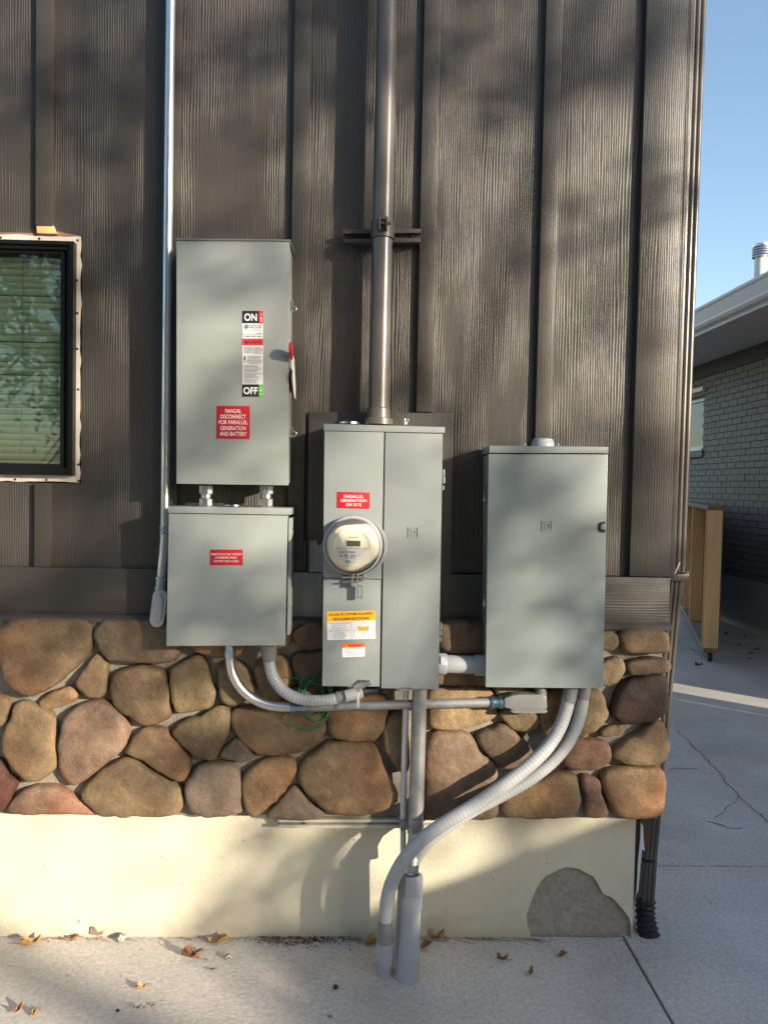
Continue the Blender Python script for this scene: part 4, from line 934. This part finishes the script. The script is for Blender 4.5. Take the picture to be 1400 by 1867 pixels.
lathe('pipe', [(0, .0355), (dp_.length - .04, .0355)], bz, dp_, 'pvc', pv, 40)
Lp = dp_.length
lathe('coupling', [(Lp - .105, .0365), (Lp - .100, .0385), (Lp - .060, .039), (Lp - .058, .037)], bz, dp_, 'pvc', pv, 40)
lathe('hex_adapter', [(Lp - .060, .0385), (Lp - .058, .0415), (Lp - .006, .0415), (Lp - .003, .038), (Lp - .003, .030), (Lp - .012, .029)], bz, dp_, 'pvc', pv, 8, 20)
# two big flexible tubes
f1 = thing('flexible_conduit', 'front one of two long grey flexible tubes sweeping from breaker panel to ground', 'flexible conduit', gr(702, 1775))
g1 = gr(702, 1772); g1.z = -.01
P = pp((1036, 1272, -.105), (1031, 1296, -.107), (1018, 1330, -.115), (995, 1365, -.13), (960, 1399, -.15), (915, 1434, -.17), (865, 1468, -.185), (815, 1498, -.195), (770, 1530, -.205), (737, 1567, -.21), (716, 1605, -.21), (706, 1640, -.21), (702.5, 1678, -.208))
tube('tube', P, ribs(.0212, .0125, .0003), 'flex', f1, 28, step=.003)
lathe('fitting', [(-.012, .0235), (.018, .0235), (.045, .0215)], at(1040, 1255, -.105), at(1035, 1280, -.105) - at(1040, 1255, -.105), 'pvcd', f1, 28)
e0 = at(702.5, 1680, -.208); ed = g1 - e0; Lf = ed.length
lathe('end_fitting', [(-.004, .0225), (.052, .0245), (.058, .0268), (.062, .0268)], e0, ed, 'pvcd', f1, 28)
lathe('coupling', [(.060, .0262), (.120, .0262), (.124, .0275), (.135, .0275), (.138, .024)], e0, ed, 'pvc', f1, 28); lathe('stub', [(.13, .0225), (Lf, .0225)], e0, ed, 'pvc', f1, 24)
f2 = thing('flexible_conduit', 'rear one of two long grey flexible tubes sweeping down behind the front one', 'flexible conduit', (at(735, 1700, -.10).x, -.10, 0))
g2 = Vector((at(728, 1700, -.11).x, -.11, -.01))
P = pp((1062, 1268, -.092), (1059, 1290, -.092), (1051, 1322, -.095), (1032, 1358, -.10), (1002, 1392, -.108), (960, 1424, -.118), (910, 1452, -.13), (860, 1478, -.142), (812, 1509, -.152), (775, 1540, -.152), (750, 1580, -.14), (738, 1630, -.125)) + [g2]
tube('tube', P, ribs(.0205, .0125, .0003), 'flex', f2, 24, step=.003)
lathe('fitting', [(-.012, .0225), (.016, .0225), (.035, .021)], at(1064, 1254, -.092), at(1061, 1278, -.092) - at(1064, 1254, -.092), 'pvcd', f2, 28)
# strut channel on the foundation
sc_ = thing('strut_channel', 'weathered metal strut channel fixed across the top of the foundation', 'bracket', at(620, 1506, -.04))
for yy, y0 in ((1496, -.050), (1506.5, -.060)): pprism('rail', [(508, yy - 1.5), (842, yy - 1), (845, yy + 4), (508, yy + 3.5)], y0, -.0082, 'strut', sc_, .001)
pprism('back_web', [(509, 1496), (841, 1497), (841, 1504), (509, 1504)], -.014, -.0084, 'strut', sc_)
lathe('stub_bolt', [(0, .006), (.03, .006)], at(511, 1500, -.045), (0, 1, 0), 'rust', sc_, 10); lathe('rusty_nut', [(0, .009), (.012, .009)], at(551, 1501, -.045), (1, .2, .1), 'rust', sc_, 6)

# ================================================================== NEIGHBOUR HOUSE
NX = 4.19; NY0, NY1 = 1.91, 14.
nh = thing('neighbour_house', 'grey brick house with white gutter across the driveway', 'house', (NX, 6, 0))
zf = atx(1400, 1066, NX).z; zfr = atx(1400, 652, NX).z; zs = atx(1400, 622, NX).z
def ybox(name, x0, x1, y0, y1, z0, z1, mat, parent, bev=0.): return box(name, x0, x1, y0, y1, z0, z1, mat, parent, bev)
# window opening on the visible wall
wn_y0 = atx(1281, 780, NX).y; wn_y1 = wn_y0 + 1.05; wn_z0 = atx(1281, 818, NX).z; wn_z1 = atx(1281, 724, NX).z
ybox('foundation', NX - .012, NX + 6, NY0, NY1, -.1, zf, 'nfound', nh)
nb = link('brick_wall', bpy.data.meshes.new('x'), None, nh); bm = bmesh.new()
def yb_(bm, x0, x1, y0, y1, z0, z1): prism_bm(bm, [(x0, z0), (x1, z0), (x1, z1), (x0, z1)], y0, y1)
yb_(bm, NX + .006, NX + .12, NY0 + .006, wn_y0, zf + .001, zs); yb_(bm, NX + .006, NX + .12, wn_y1, NY1, zf + .001, zs); yb_(bm, NX + .006, NX + .12, wn_y0, wn_y1, zf + .001, wn_z0); yb_(bm, NX + .006, NX + .12, wn_y0, wn_y1, wn_z1, zs)
yb_(bm, NX + .121, NX + 6, NY0 + .006, NY0 + .12, zf + .001, zs)
nb.data = finish(bm, 'brick_wall'); nb.data.materials.append(M['mortar_n'])
RH, BLn = .0712, .213; gap = .009
bricks = []; rows = int((zfr - zf) / RH)
RH = (zfr - zf) / rows
for r in range(rows):
    y = NY0 - (r % 2) * BLn / 2
    while y < NY1:
        y0, y1_ = max(y + gap / 2, NY0), min(y + BLn - gap / 2, NY1); z0 = zf + r * RH + gap / 2; z1 = zf + (r + 1) * RH - gap / 2
        y += BLn
        if y1_ - y0 < .03: continue
        if z1 > wn_z0 - .10 and z0 < wn_z1 + .01 and y1_ > wn_y0 and y0 < wn_y1:
            if y0 < wn_y0 - .03: y1_ = wn_y0
            elif y1_ > wn_y1 + .03: y0 = wn_y1
            else: continue
        bricks.append((y0, y1_, z0, z1))
def vis(b_):
    cx, cy = proj((NX, (b_[0] + b_[1]) / 2, (b_[2] + b_[3]) / 2)); a = proj((NX, b_[0], b_[2])); c = proj((NX, b_[1], b_[3]))
    ok = b_[0] > 0 and 1232 < cx < 1412 and not (1240 < cx < 1306 and cy > 910) and cy > 500
    return abs(a[0] - c[0]) * abs(a[1] - c[1]) if ok else 0
bricks.sort(key=vis, reverse=True)
shared = {}
rngb = random.Random(12)
for b_ in bricks[:300]:
    key = round(b_[1] - b_[0], 3)
    if key not in shared:
        bm = bmesh.new(); prism_bm(bm, [(-.006, 0), (.03, 0), (.03, RH - gap), (-.006, RH - gap)], 0, b_[1] - b_[0]); me2 = finish(bm, 'brick'); me2.materials.append(M['brick']); shared[key] = me2
    o = link('brick', shared[key], None, nb); o.location = (NX + rngb.uniform(-.0015, .0015), b_[0], b_[2])
bm = bmesh.new()
for b_ in bricks[300:]: yb_(bm, NX - .006 + rngb.uniform(-.001, .001), NX + .03, b_[0], b_[1], b_[2], b_[3])
o = link('distant_brickwork', finish(bm, 'distant_brickwork'), 'brick', nb); tag(o, 'remaining painted brickwork', kind='stuff')
ybox('frieze_board', NX - .02, NX + .005, NY0, NY1, zfr + .001, zs - .001, 'mortar_n', nh)
# window
nw = link('window', bpy.data.meshes.new('x'), None, nh); bm = bmesh.new()
for a in ((wn_y0, wn_y0 + .04, wn_z0, wn_z1), (wn_y1 - .04, wn_y1, wn_z0, wn_z1), (wn_y0 + .04, wn_y1 - .04, wn_z0, wn_z0 + .04), (wn_y0 + .04, wn_y1 - .04, wn_z1 - .04, wn_z1)): yb_(bm, NX + .03, NX + .09, *a)
nw.data = finish(bm, 'window'); nw.data.materials.append(M['gut'])
ybox('pane', NX + .055, NX + .060, wn_y0 + .04, wn_y1 - .04, wn_z0 + .04, wn_z1 - .04, 'glass', nw)
ybox('curtain', NX + .14, NX + .15, wn_y0, wn_y1, wn_z0, wn_z1, 'soffit', nw)
ybox('sill', NX - .035, NX + .05, wn_y0 - .05, wn_y1 + .05, wn_z0 - .02, wn_z0 - .001, 'gut', nw); ybox('lower_sill', NX - .03, NX + .03, wn_y0 - .05, wn_y1 + .05, wn_z0 - .10, wn_z0 - .021, 'brick', nw); ybox('head_trim', NX - .05, NX + .02, wn_y0 - .06, wn_y1 + .06, wn_z1 + .07, wn_z1 + .12, 'gut', nw)
# soffit, fascia, gutter, roof
ze = zs; d_ = ray(1400, 548); t_ = (ze - CAM.z) / d_.z; EX = (CAM + d_ * t_).x; zg = atx(1400, 501, EX).z
so_ = link('soffit', bpy.data.meshes.new('x'), None, nh); bm = bmesh.new(); y = NY0 - .4
while y < NY1:                       # vented soffit strips running out from the wall
    yb_(bm, EX + .06, NX + .1, y, y + .118, ze, ze + .012); yb_(bm, EX + .06, NX + .1, y + .118, y + .13, ze + .006, ze + .012); y += .13
so_.data = finish(bm, 'soffit'); so_.data.materials.append(M['soffit'])
ybox('fascia', EX + .035, EX + .06, NY0 - .4, NY1, ze - .012, zg - .005, 'gut', nh)
gp = [(EX + .034, ze + .03), (EX - .015, ze + .03), (EX - .03, ze + .055), (EX - .032, ze + .075), (EX - .06, zg - .045), (EX - .075, zg - .025), (EX - .075, zg - .004), (EX - .062, zg), (EX - .062, zg - .012), (EX + .034, zg - .012)]
prism('gutter', gp, NY0 - .42, NY1, 'gut', nh)
slope = .30; xr = NX + 3.
prism('roof', [(EX + .01, zg + .002), (EX + .01, zg + .03), (xr, zg + .03 + slope * (xr - EX)), (2 * xr - EX, zg + .03), (2 * xr - EX, zg + .002), (xr, zg + slope * (xr - EX))], NY0 - .45, NY1, 'roof', nh)
prism('gable', [(NX + .13, zs), (2 * xr - NX, zs), (2 * xr - EX - .5, zg), (xr, zg + slope * (xr - EX) - .01), (EX + .5, zg)], NY0, NY0 + .1, 'soffit', nh)
vp = ray(1386, 500); xv = NX - .35; vb = atx(1385, 508, xv); vtp = atx(1385, 450, xv).z
vt = thing('roof_vent', 'pale metal vent pipe with ribbed cap standing on the neighbouring roof', 'vent pipe', (vb.x, vb.y, vb.z - .1))
lathe('pipe', [(-.25, .058), (vtp - vb.z - .06, .058)], vb, (0, 0, 1), 'gut', vt, 28)
hcap = vtp - vb.z
lathe('cap', [(hcap - .115, .06), (hcap - .11, .082)] + [(hcap - .10 + i * .012, .085 if i % 2 else .079) for i in range(8)] + [(hcap, .088), (hcap + .012, .086), (hcap + .018, .05)], vb, (0, 0, 1), 'emt', vt, 32, 20)

# wooden rack on casters
A, B_ = gr(1294, 1208), gr(1241, 1106); B_ = A + (B_ - A) * .93
rk = thing('wooden_rack', 'tall pine frame rack on black casters standing by the brick wall', 'rack', A)
ax = (B_ - A); ax.z = 0; LR = ax.length; ax.normalize(); nx = Vector((-ax.y, ax.x, 0))     # nx points left of travel
if nx.x > 0: nx = -nx
z_lo = .085; zt_ = CAM.z + 0
d_ = ray(1294, 922); tt = (A - CAM).length / Vector((ray(1294, 1208))).length
z_hi = (CAM + d_ * ((A.y - CAM.y) / d_.y)).z
tk = .118
def rbox(name, s0, s1, n0, n1, z0, z1, mat, bev=.002):
    bm = bmesh.new(); P = [A + ax * s + nx * n for s, n in ((s0, n0), (s1, n0), (s1, n1), (s0, n1))]
    lo = [bm.verts.new((p.x, p.y, z0)) for p in P]; hi = [bm.verts.new((p.x, p.y, z1)) for p in P]
    bm.faces.new(lo[::-1]); bm.faces.new(hi)
    for i in range(4): bm.faces.new((lo[i], lo[(i + 1) % 4], hi[(i + 1) % 4], hi[i]))
    if bev: bmesh.ops.bevel(bm, geom=bm.edges[:], offset=bev, segments=1, affect='EDGES')
    return link(name, finish(bm, name), mat, rk)
h = tk / 2
rbox('post', 0, .042, -h, h, z_lo + .04, z_hi - .04, 'wood'); rbox('post', .043, .06, -h + .01, h + .012, z_lo + .04, z_hi - .04, 'wood')
rbox('top_rail', 0, LR, -h, h, z_hi - .039, z_hi, 'woodo'); rbox('bottom_rail', 0, LR, -h, h, z_lo, z_lo + .039, 'woodo')
rbox('rail_end', -.003, -.0005, -h, h, z_hi - .039, z_hi, 'woodd', 0); rbox('rail_end', -.003, -.0005, -h, h, z_lo, z_lo + .039, 'woodd', 0)
for s in (LR * .47, LR * .74, LR - .05): rbox('post', s, s + .04, -h, h, z_lo + .04, z_hi - .04, 'wood')
rbox('back_panel', .062, LR - .06, -h - .014, -h - .001, z_lo + .01, z_hi - .005, 'ply', 0)
for s in (.05, LR * .33, LR * .66, LR - .08):
    c = A + ax * s; q = lathe('caster', [(-.018, .036), (-.014, .040), (.014, .040), (.018, .036)], (c.x, c.y, .040), nx, 'black', rk, 20)
    lathe('hub', [(-.0195, .014), (.0195, .014)], (c.x, c.y, .040), nx, 'zinc', q, 12); bm = bmesh.new()
    rb = rbox('caster_bracket', s - .02, s + .02, -.03, .03, .079, z_lo - .0005, 'strutd', 0)

# fence at the side of the neighbour's front yard (outside the frame, it shades the drive)
fn = thing('fence', 'weathered board fence running forward from the corner of the brick house', 'fence', (NX, 1.5, 0))
fy = 1.56; dirf = Vector((.154, -1, 0)).normalized(); s = 0.; k = 0
while s < 11.5:
    wb = .138; p = Vector((NX, fy, 0)) + dirf * s; q = p + dirf * wb; nn = Vector((-dirf.y, dirf.x, 0)) * .011
    bm = bmesh.new(); V = [p - nn, q - nn, q + nn, p + nn]; zt2 = 1.755 + random.Random(k).uniform(-.006, .006)
    lo = [bm.verts.new((v.x, v.y, -.1)) for v in V]; hi = [bm.verts.new((v.x, v.y, zt2)) for v in V]; bm.faces.new(lo[::-1]); bm.faces.new(hi)
    for i in range(4): bm.faces.new((lo[i], lo[(i + 1) % 4], hi[(i + 1) % 4], hi[i]))
    link('board', finish(bm, 'board'), 'fence', fn)
    s += wb + (.035 if k == 1 else .022 if k == 3 else -.006); k += 1

# ================================================================== TREES (behind the viewpoint; they dapple the sun or cut the sky light)
def tree(name, label, base, hgt, crown_c, crown_r, nclump, nleaf, mat, seed, lsz=.085, spread=.34, nbr=2, lr=.11):
    rng = random.Random(seed); t = thing(name, label, 'tree', base, 'yard trees')
    base = Vector(base); cc = Vector(crown_c); bm = bmesh.new(); tips = []
    def limb(p, d, ln, r, lev):
        P = [p]; rr = [r]; n = 6
        for i in range(n):
            d = (d + Vector((rng.uniform(-.2, .2), rng.uniform(-.2, .2), rng.uniform(-.08, .16)))).normalized(); p = p + d * ln / n; P.append(p); rr.append(r * (1 - .55 * (i + 1) / n))
            if lev < 3 and i >= 1:
                for _ in range(nbr if i % 2 or nbr > 1 else 0):
                    a = rng.uniform(0, 6.28); o = d.orthogonal().normalized(); o = Matrix.Rotation(a, 3, d) @ o
                    limb(p, (d * .55 + o).normalized(), ln * rng.uniform(.45, .62), rr[-1] * .62, lev + 1)
        tube_bm(bm, P, rr, 8 if lev < 2 else 5); tips.append(P[-1])
    P0 = base.copy(); th = cc.z - crown_r[2] * .75
    tube_bm(bm, [P0 + Vector((0, 0, -.2)), P0 + Vector((.03, 0, th * .4)), P0 + Vector((0, .04, th))], [.26, .20, .17], 12)
    for k in range(5):
        a = k * 1.257 + rng.uniform(-.3, .3); limb(P0 + Vector((0, .04, th - .05 * k)), Vector((math.cos(a) * .8, math.sin(a) * .8, .9)).normalized(), crown_r[2] * 1.25, lr, 1)
    link('trunk', finish(bm, 'trunk', 60), 'bark', t)
    V = []; Fc = []
    for c in range(nclump):
        while True:
            u = Vector((rng.uniform(-1, 1), rng.uniform(-1, 1), rng.uniform(-1, 1)))
            if u.length < 1 and noise.noise(u * 2.2 + Vector((seed, 0, 0))) > -.28: break
        ctr = cc + Vector((u.x * crown_r[0], u.y * crown_r[1], u.z * crown_r[2])); sp_ = spread * rng.uniform(.6, 1.3)
        for _ in range(int(nleaf * rng.uniform(.5, 1.4))):
            p = ctr + Vector((rng.gauss(0, sp_), rng.gauss(0, sp_), rng.gauss(0, sp_ * .7)))
            d = Vector((rng.gauss(0, 1), rng.gauss(0, 1), rng.gauss(-.3, .8))).normalized(); s_ = d.orthogonal().normalized(); s_ = Matrix.Rotation(rng.uniform(0, 6.28), 3, d) @ s_
            L = lsz * rng.uniform(.7, 1.3); i0 = len(V); V += [p, p + d * L * .5 + s_ * L * .36, p + d * L, p + d * L * .5 - s_ * L * .36]; Fc.append((i0, i0 + 1, i0 + 2, i0 + 3))
    me3 = bpy.data.meshes.new('crown'); me3.from_pydata(V, [], Fc); link('crown', me3, mat, t)
    return t
hs_ = Vector((SUN.x, SUN.y, 0)).normalized()
tb = hs_ * 12.
tree('tree', 'large autumn tree beyond the fence, in line with the low sun', (tb.x, tb.y, -.11), 9, (tb.x, tb.y, 5.1), (3.9, 3.9, 3.7), 280, 42, 'crown', 8, .09, .125, 1, .045)
for i, (x, y, lb_) in enumerate([(-9.5, -9.5, 'leafy yard tree left of the house across the lawn'), (-3.4, -10., 'leafy yard tree mirrored in the window, in front of the house across the lawn'), (2.6, -11., 'leafy tree added to block sky light, right of the mirrored one, in front of the house across the lawn')]):
    tree('tree', lb_, (x, y, -.11), 9, (x, y, 5.2), (2.9, 2.9, 3.7), 300, 36, 'crown2', 9 + 5 * i, .11)  # crowns kept dense, and the right-hand tree added, to cut sky light
# house added unseen behind the viewpoint to cut low sky light on the wall
oh = thing('sky_blocker_house', 'pale two storey house added across the lawn behind the viewpoint to block sky light', 'house', (0, -18, 0))
ow = box('wall', -6, 6.5, -23, -14.2, -.11, 6.2, 'ply', oh)
prism('roof', [(-6.5, 6.15), (7., 6.15), (.25, 9.6)], -23.5, -13.7, 'roof', oh)
for x in (-4.6, -1.4, 1.9, 4.6):
    for z in (.9, 3.8):
        f_ = box('window', x - .6, x + .6, -14.19, -14.12, z, z + 1.4, 'gut', oh, .01); box('pane', x - .52, x + .52, -14.118, -14.11, z + .08, z + 1.32, 'lcd', f_)
dr = box('door', -.25, .75, -14.19, -14.11, -.05, 2.1, 'nfound', oh, .01); lathe('handle', [(0, .03), (.05, .03)], (.62, -14.11, 1.0), (0, 1, 0), 'steel', dr, 12)

# ================================================================== LEAVES, PEBBLES, LITTER
def dry_leaf(px, py, size, mat, rot, curl, label, on=None, lift=.004, asp=.62, seed=0):
    rng = random.Random(seed + int(px)); p = gr(px, py) if on is None else on; nu, nv = 10, 6; bm = bmesh.new(); G = []
    for i in range(nu + 1):
        t = i / nu; wd = asp * size * (math.sin(math.pi * min(1, t * 1.02) ** .8) ** .75) * .5 * (1 + .22 * math.sin(t * 22 + seed)); row = []
        for j in range(nv + 1):
            s_ = j / nv * 2 - 1; x = (t - .5) * size; y = s_ * wd
            zc = lift + .62 * curl * size * (abs(s_) ** 1.6 * (.55 + .3 * math.sin(t * 7 + seed)) + .5 * (t - .5) ** 2 * (1 + .4 * math.sin(seed))) + .04 * size * noise.noise(Vector((x * 60, y * 60, seed)))
            row.append(bm.verts.new((x, y * (1 - .3 * curl), max(.0012, zc))))
        G.append(row)
    for i in range(nu):
        for j in range(nv): bm.faces.new((G[i][j], G[i + 1][j], G[i + 1][j + 1], G[i][j + 1]))
    bmesh.ops.remove_doubles(bm, verts=bm.verts, dist=.0003)
    me4 = finish(bm, 'dry_leaf', 70); me4.materials.append(M[mat]); o = bpy.data.objects.new('dry_leaf', me4); COL.objects.link(o); o.location = p; o.rotation_euler = (rng.uniform(-.12, .12), rng.uniform(-.1, .1), rot)
    tag(o, label, 'leaf', 'dry leaves on the concrete')
    bm = bmesh.new(); tube_bm(bm, [Vector((size * .48, 0, lift + .002)), Vector((size * .7, .004, .003)), Vector((size * .92, .010, .0025))], .0011, 5); link('stem', finish(bm, 'stem'), 'leafB', o)
    return o
LV = [(57, 1723, .062, 'leafA', .6, .7, 'big tan leaf near the left edge, against the foundation'), (135, 1712, .035, 'leafB', .2, .5, 'small brown leaf flat beside the curled grey leaf at the foundation'), (177, 1708, .05, 'leafC', .1, 1.2, 'curled greyish leaf at the foot of the foundation'),
      (398, 1719, .068, 'leafA', .05, .55, 'golden ribbed leaf at the foundation below the combiner panel'), (347, 1748, .060, 'leafB', -.25, 1., 'curled reddish brown leaf left of the golden ribbed leaf'), (362, 1738, .03, 'leafB', .2, .5, 'thin brown leaf scrap above the curled reddish leaf'),
      (258, 1804, .032, 'leafA', .3, .8, 'small tan leaf alone in the middle of the lit concrete'), (33, 1845, .030, 'leafB', .9, 1., 'small upright brown leaf in the lower left corner'), (67, 1851, .028, 'leafA', 1.2, 1., 'small amber leaf beside the brown one in the lower left corner'),
      (252, 1841, .022, 'leafC', .1, .8, 'tiny pale leaf scrap at the bottom edge'), (280, 1836, .014, 'leafB', .5, .6, 'tiny red brown scrap right of the pale scrap'), (386, 1770, .016, 'leafB', .1, .5, 'tiny brown scrap under the curled reddish leaf'),
      (681, 1722, .055, 'leafA', .4, .9, 'golden leaf tucked against the left flexible tube end'), (721, 1735, .05, 'leafA', 1.3, 1., 'amber leaf wedged between the two ground pipes'), (716, 1700, .05, 'leafB', 1.5, 1., 'brown leaf standing behind the ground pipes'), (796, 1711, .05, 'leafA', .1, .9, 'curled golden leaf right of the plastic riser'), (776, 1728, .05, 'leafB', .8, .8, 'dark crumpled leaf right of the plastic riser'),
      (915, 1752, .034, 'leafB', -.1, 1., 'thin brown leaf on the shaded concrete in front of the foundation'), (1025, 1744, .034, 'leafB', .5, .8, 'reddish leaf on shaded concrete below the bare patch'), (968, 1777, .032, 'leafB', 1.2, .9, 'red brown leaf nearest the viewer on the shaded concrete'), (1048, 1697, .032, 'leafB', .7, .9, 'small brown leaf leaning against the bare concrete patch'),
      (1273, 1214, .07, 'leafB', .1, .8, 'brown leaf on the driveway in front of the rack'), (1322, 1157, .06, 'leafB', .3, .6, 'brown leaf on the driveway right of the rack, nearest it'), (1347, 1177, .05, 'leafB', .3, .6, 'brown leaf on driveway by the dark foundation, middle one'), (1378, 1185, .06, 'leafB', .1, .6, 'brown leaf on the driveway at the right edge'), (1368, 1192, .05, 'leafB', .1, .6, 'dark leaf on the driveway just below its neighbour'), (1358, 1161, .04, 'leafB', .7, .6, 'dark leaf on the driveway close to the foundation'), (1366, 1202, .04, 'leafB', .2, .6, 'dark scrap lowest of the leaves near the rack')]
for i, (px, py, sz, mt_, rot, cu, lb_) in enumerate(LV): dry_leaf(px, py, sz, mt_, rot, cu, lb_, seed=i * 3)
def pebble(px, py, r, mat, label, name='pebble', sq=.7):
    p = gr(px, py); bm = bmesh.new(); bmesh.ops.create_icosphere(bm, subdivisions=3, radius=r)
    for v in bm.verts: v.co *= 1 + .22 * noise.noise(v.co * (1.4 / r) + Vector((px, py, 0))); v.co.z *= sq
    me5 = finish(bm, name, 80); me5.materials.append(M[mat]); o = bpy.data.objects.new(name, me5); COL.objects.link(o); o.location = (p.x, p.y, r * sq * .85)
    return tag(o, label, 'pebble')
M['speck'] = simple('speckled_stone', (.50, .47, .42), .8, c2=(.12, .11, .10), vs=140, lo=.45, hi=.6)
pebble(222, 1715, .0165, 'speck', 'speckled grey pebble beside the curled grey leaf'); pebble(416, 1748, .011, 'speck', 'small grey pebble right of the reddish leaf'); pebble(612, 1802, .008, 'black', 'small black bit on the concrete left of the pipes'); pebble(215, 1844, .005, 'black', 'tiny dark pebble on the lit concrete'); pebble(602, 1853, .006, 'speck', 'tiny grey pebble at the bottom edge')
# crumbs of gravel and twigs along the foot of the wall
rng = random.Random(17); bm = bmesh.new()
def crumb(p, r):
    vs = [bm.verts.new(p + Vector((rng.uniform(-1, 1), rng.uniform(-1, 1), rng.uniform(-.2, 1))) * r) for _ in range(5)]
    for a in ((0, 1, 2), (0, 1, 3), (1, 2, 3), (0, 2, 3), (1, 2, 4), (0, 2, 4)): bm.faces.new([vs[i] for i in a])
for _ in range(900):
    px = rng.gauss(560, 60) if rng.random() < .55 else rng.uniform(-30, 1140); py = 1709 + abs(rng.gauss(0, 9 if 470 < px < 700 else 4)); p = gr(px, py); p.z = .001
    if p.y < -.01: crumb(p, rng.uniform(.0012, .0042) * (1.3 if 470 < px < 640 else .8))
for _ in range(420):
    p = Vector((rng.uniform(-1.2, 3.6), rng.uniform(-.9, 3), .001))
    if p.y < -.02 or p.x > 1.1: crumb(p, rng.uniform(.0012, .0035))
me6 = bpy.data.meshes.new('gravel_litter'); bm.to_mesh(me6); bm.free(); o = link('gravel_litter', me6, 'rust'); tag(o, 'crumbs of gravel and dirt scattered along the foot of the wall', 'gravel', kind='stuff')
bm = bmesh.new()
for _ in range(70):
    px = rng.uniform(480, 1000) if rng.random() < .8 else rng.uniform(0, 480); p = gr(px, 1711 + abs(rng.gauss(0, 4))); p.z = .004; L = rng.uniform(.015, .07); a = rng.gauss(0, .25)
    if p.y > -.012: p.y = -.014
    tube_bm(bm, [p, p + Vector((L * .5 * math.cos(a), -abs(L * .5 * math.sin(a)), rng.uniform(0, .004))), p + Vector((L * math.cos(a), -abs(L * math.sin(a)), 0))], .0009, 5)
o = link('twig_litter', finish(bm, 'twig_litter'), 'leafB'); tag(o, 'thin dry twigs and pine needles lying along the foot of the wall', 'twigs', kind='stuff')
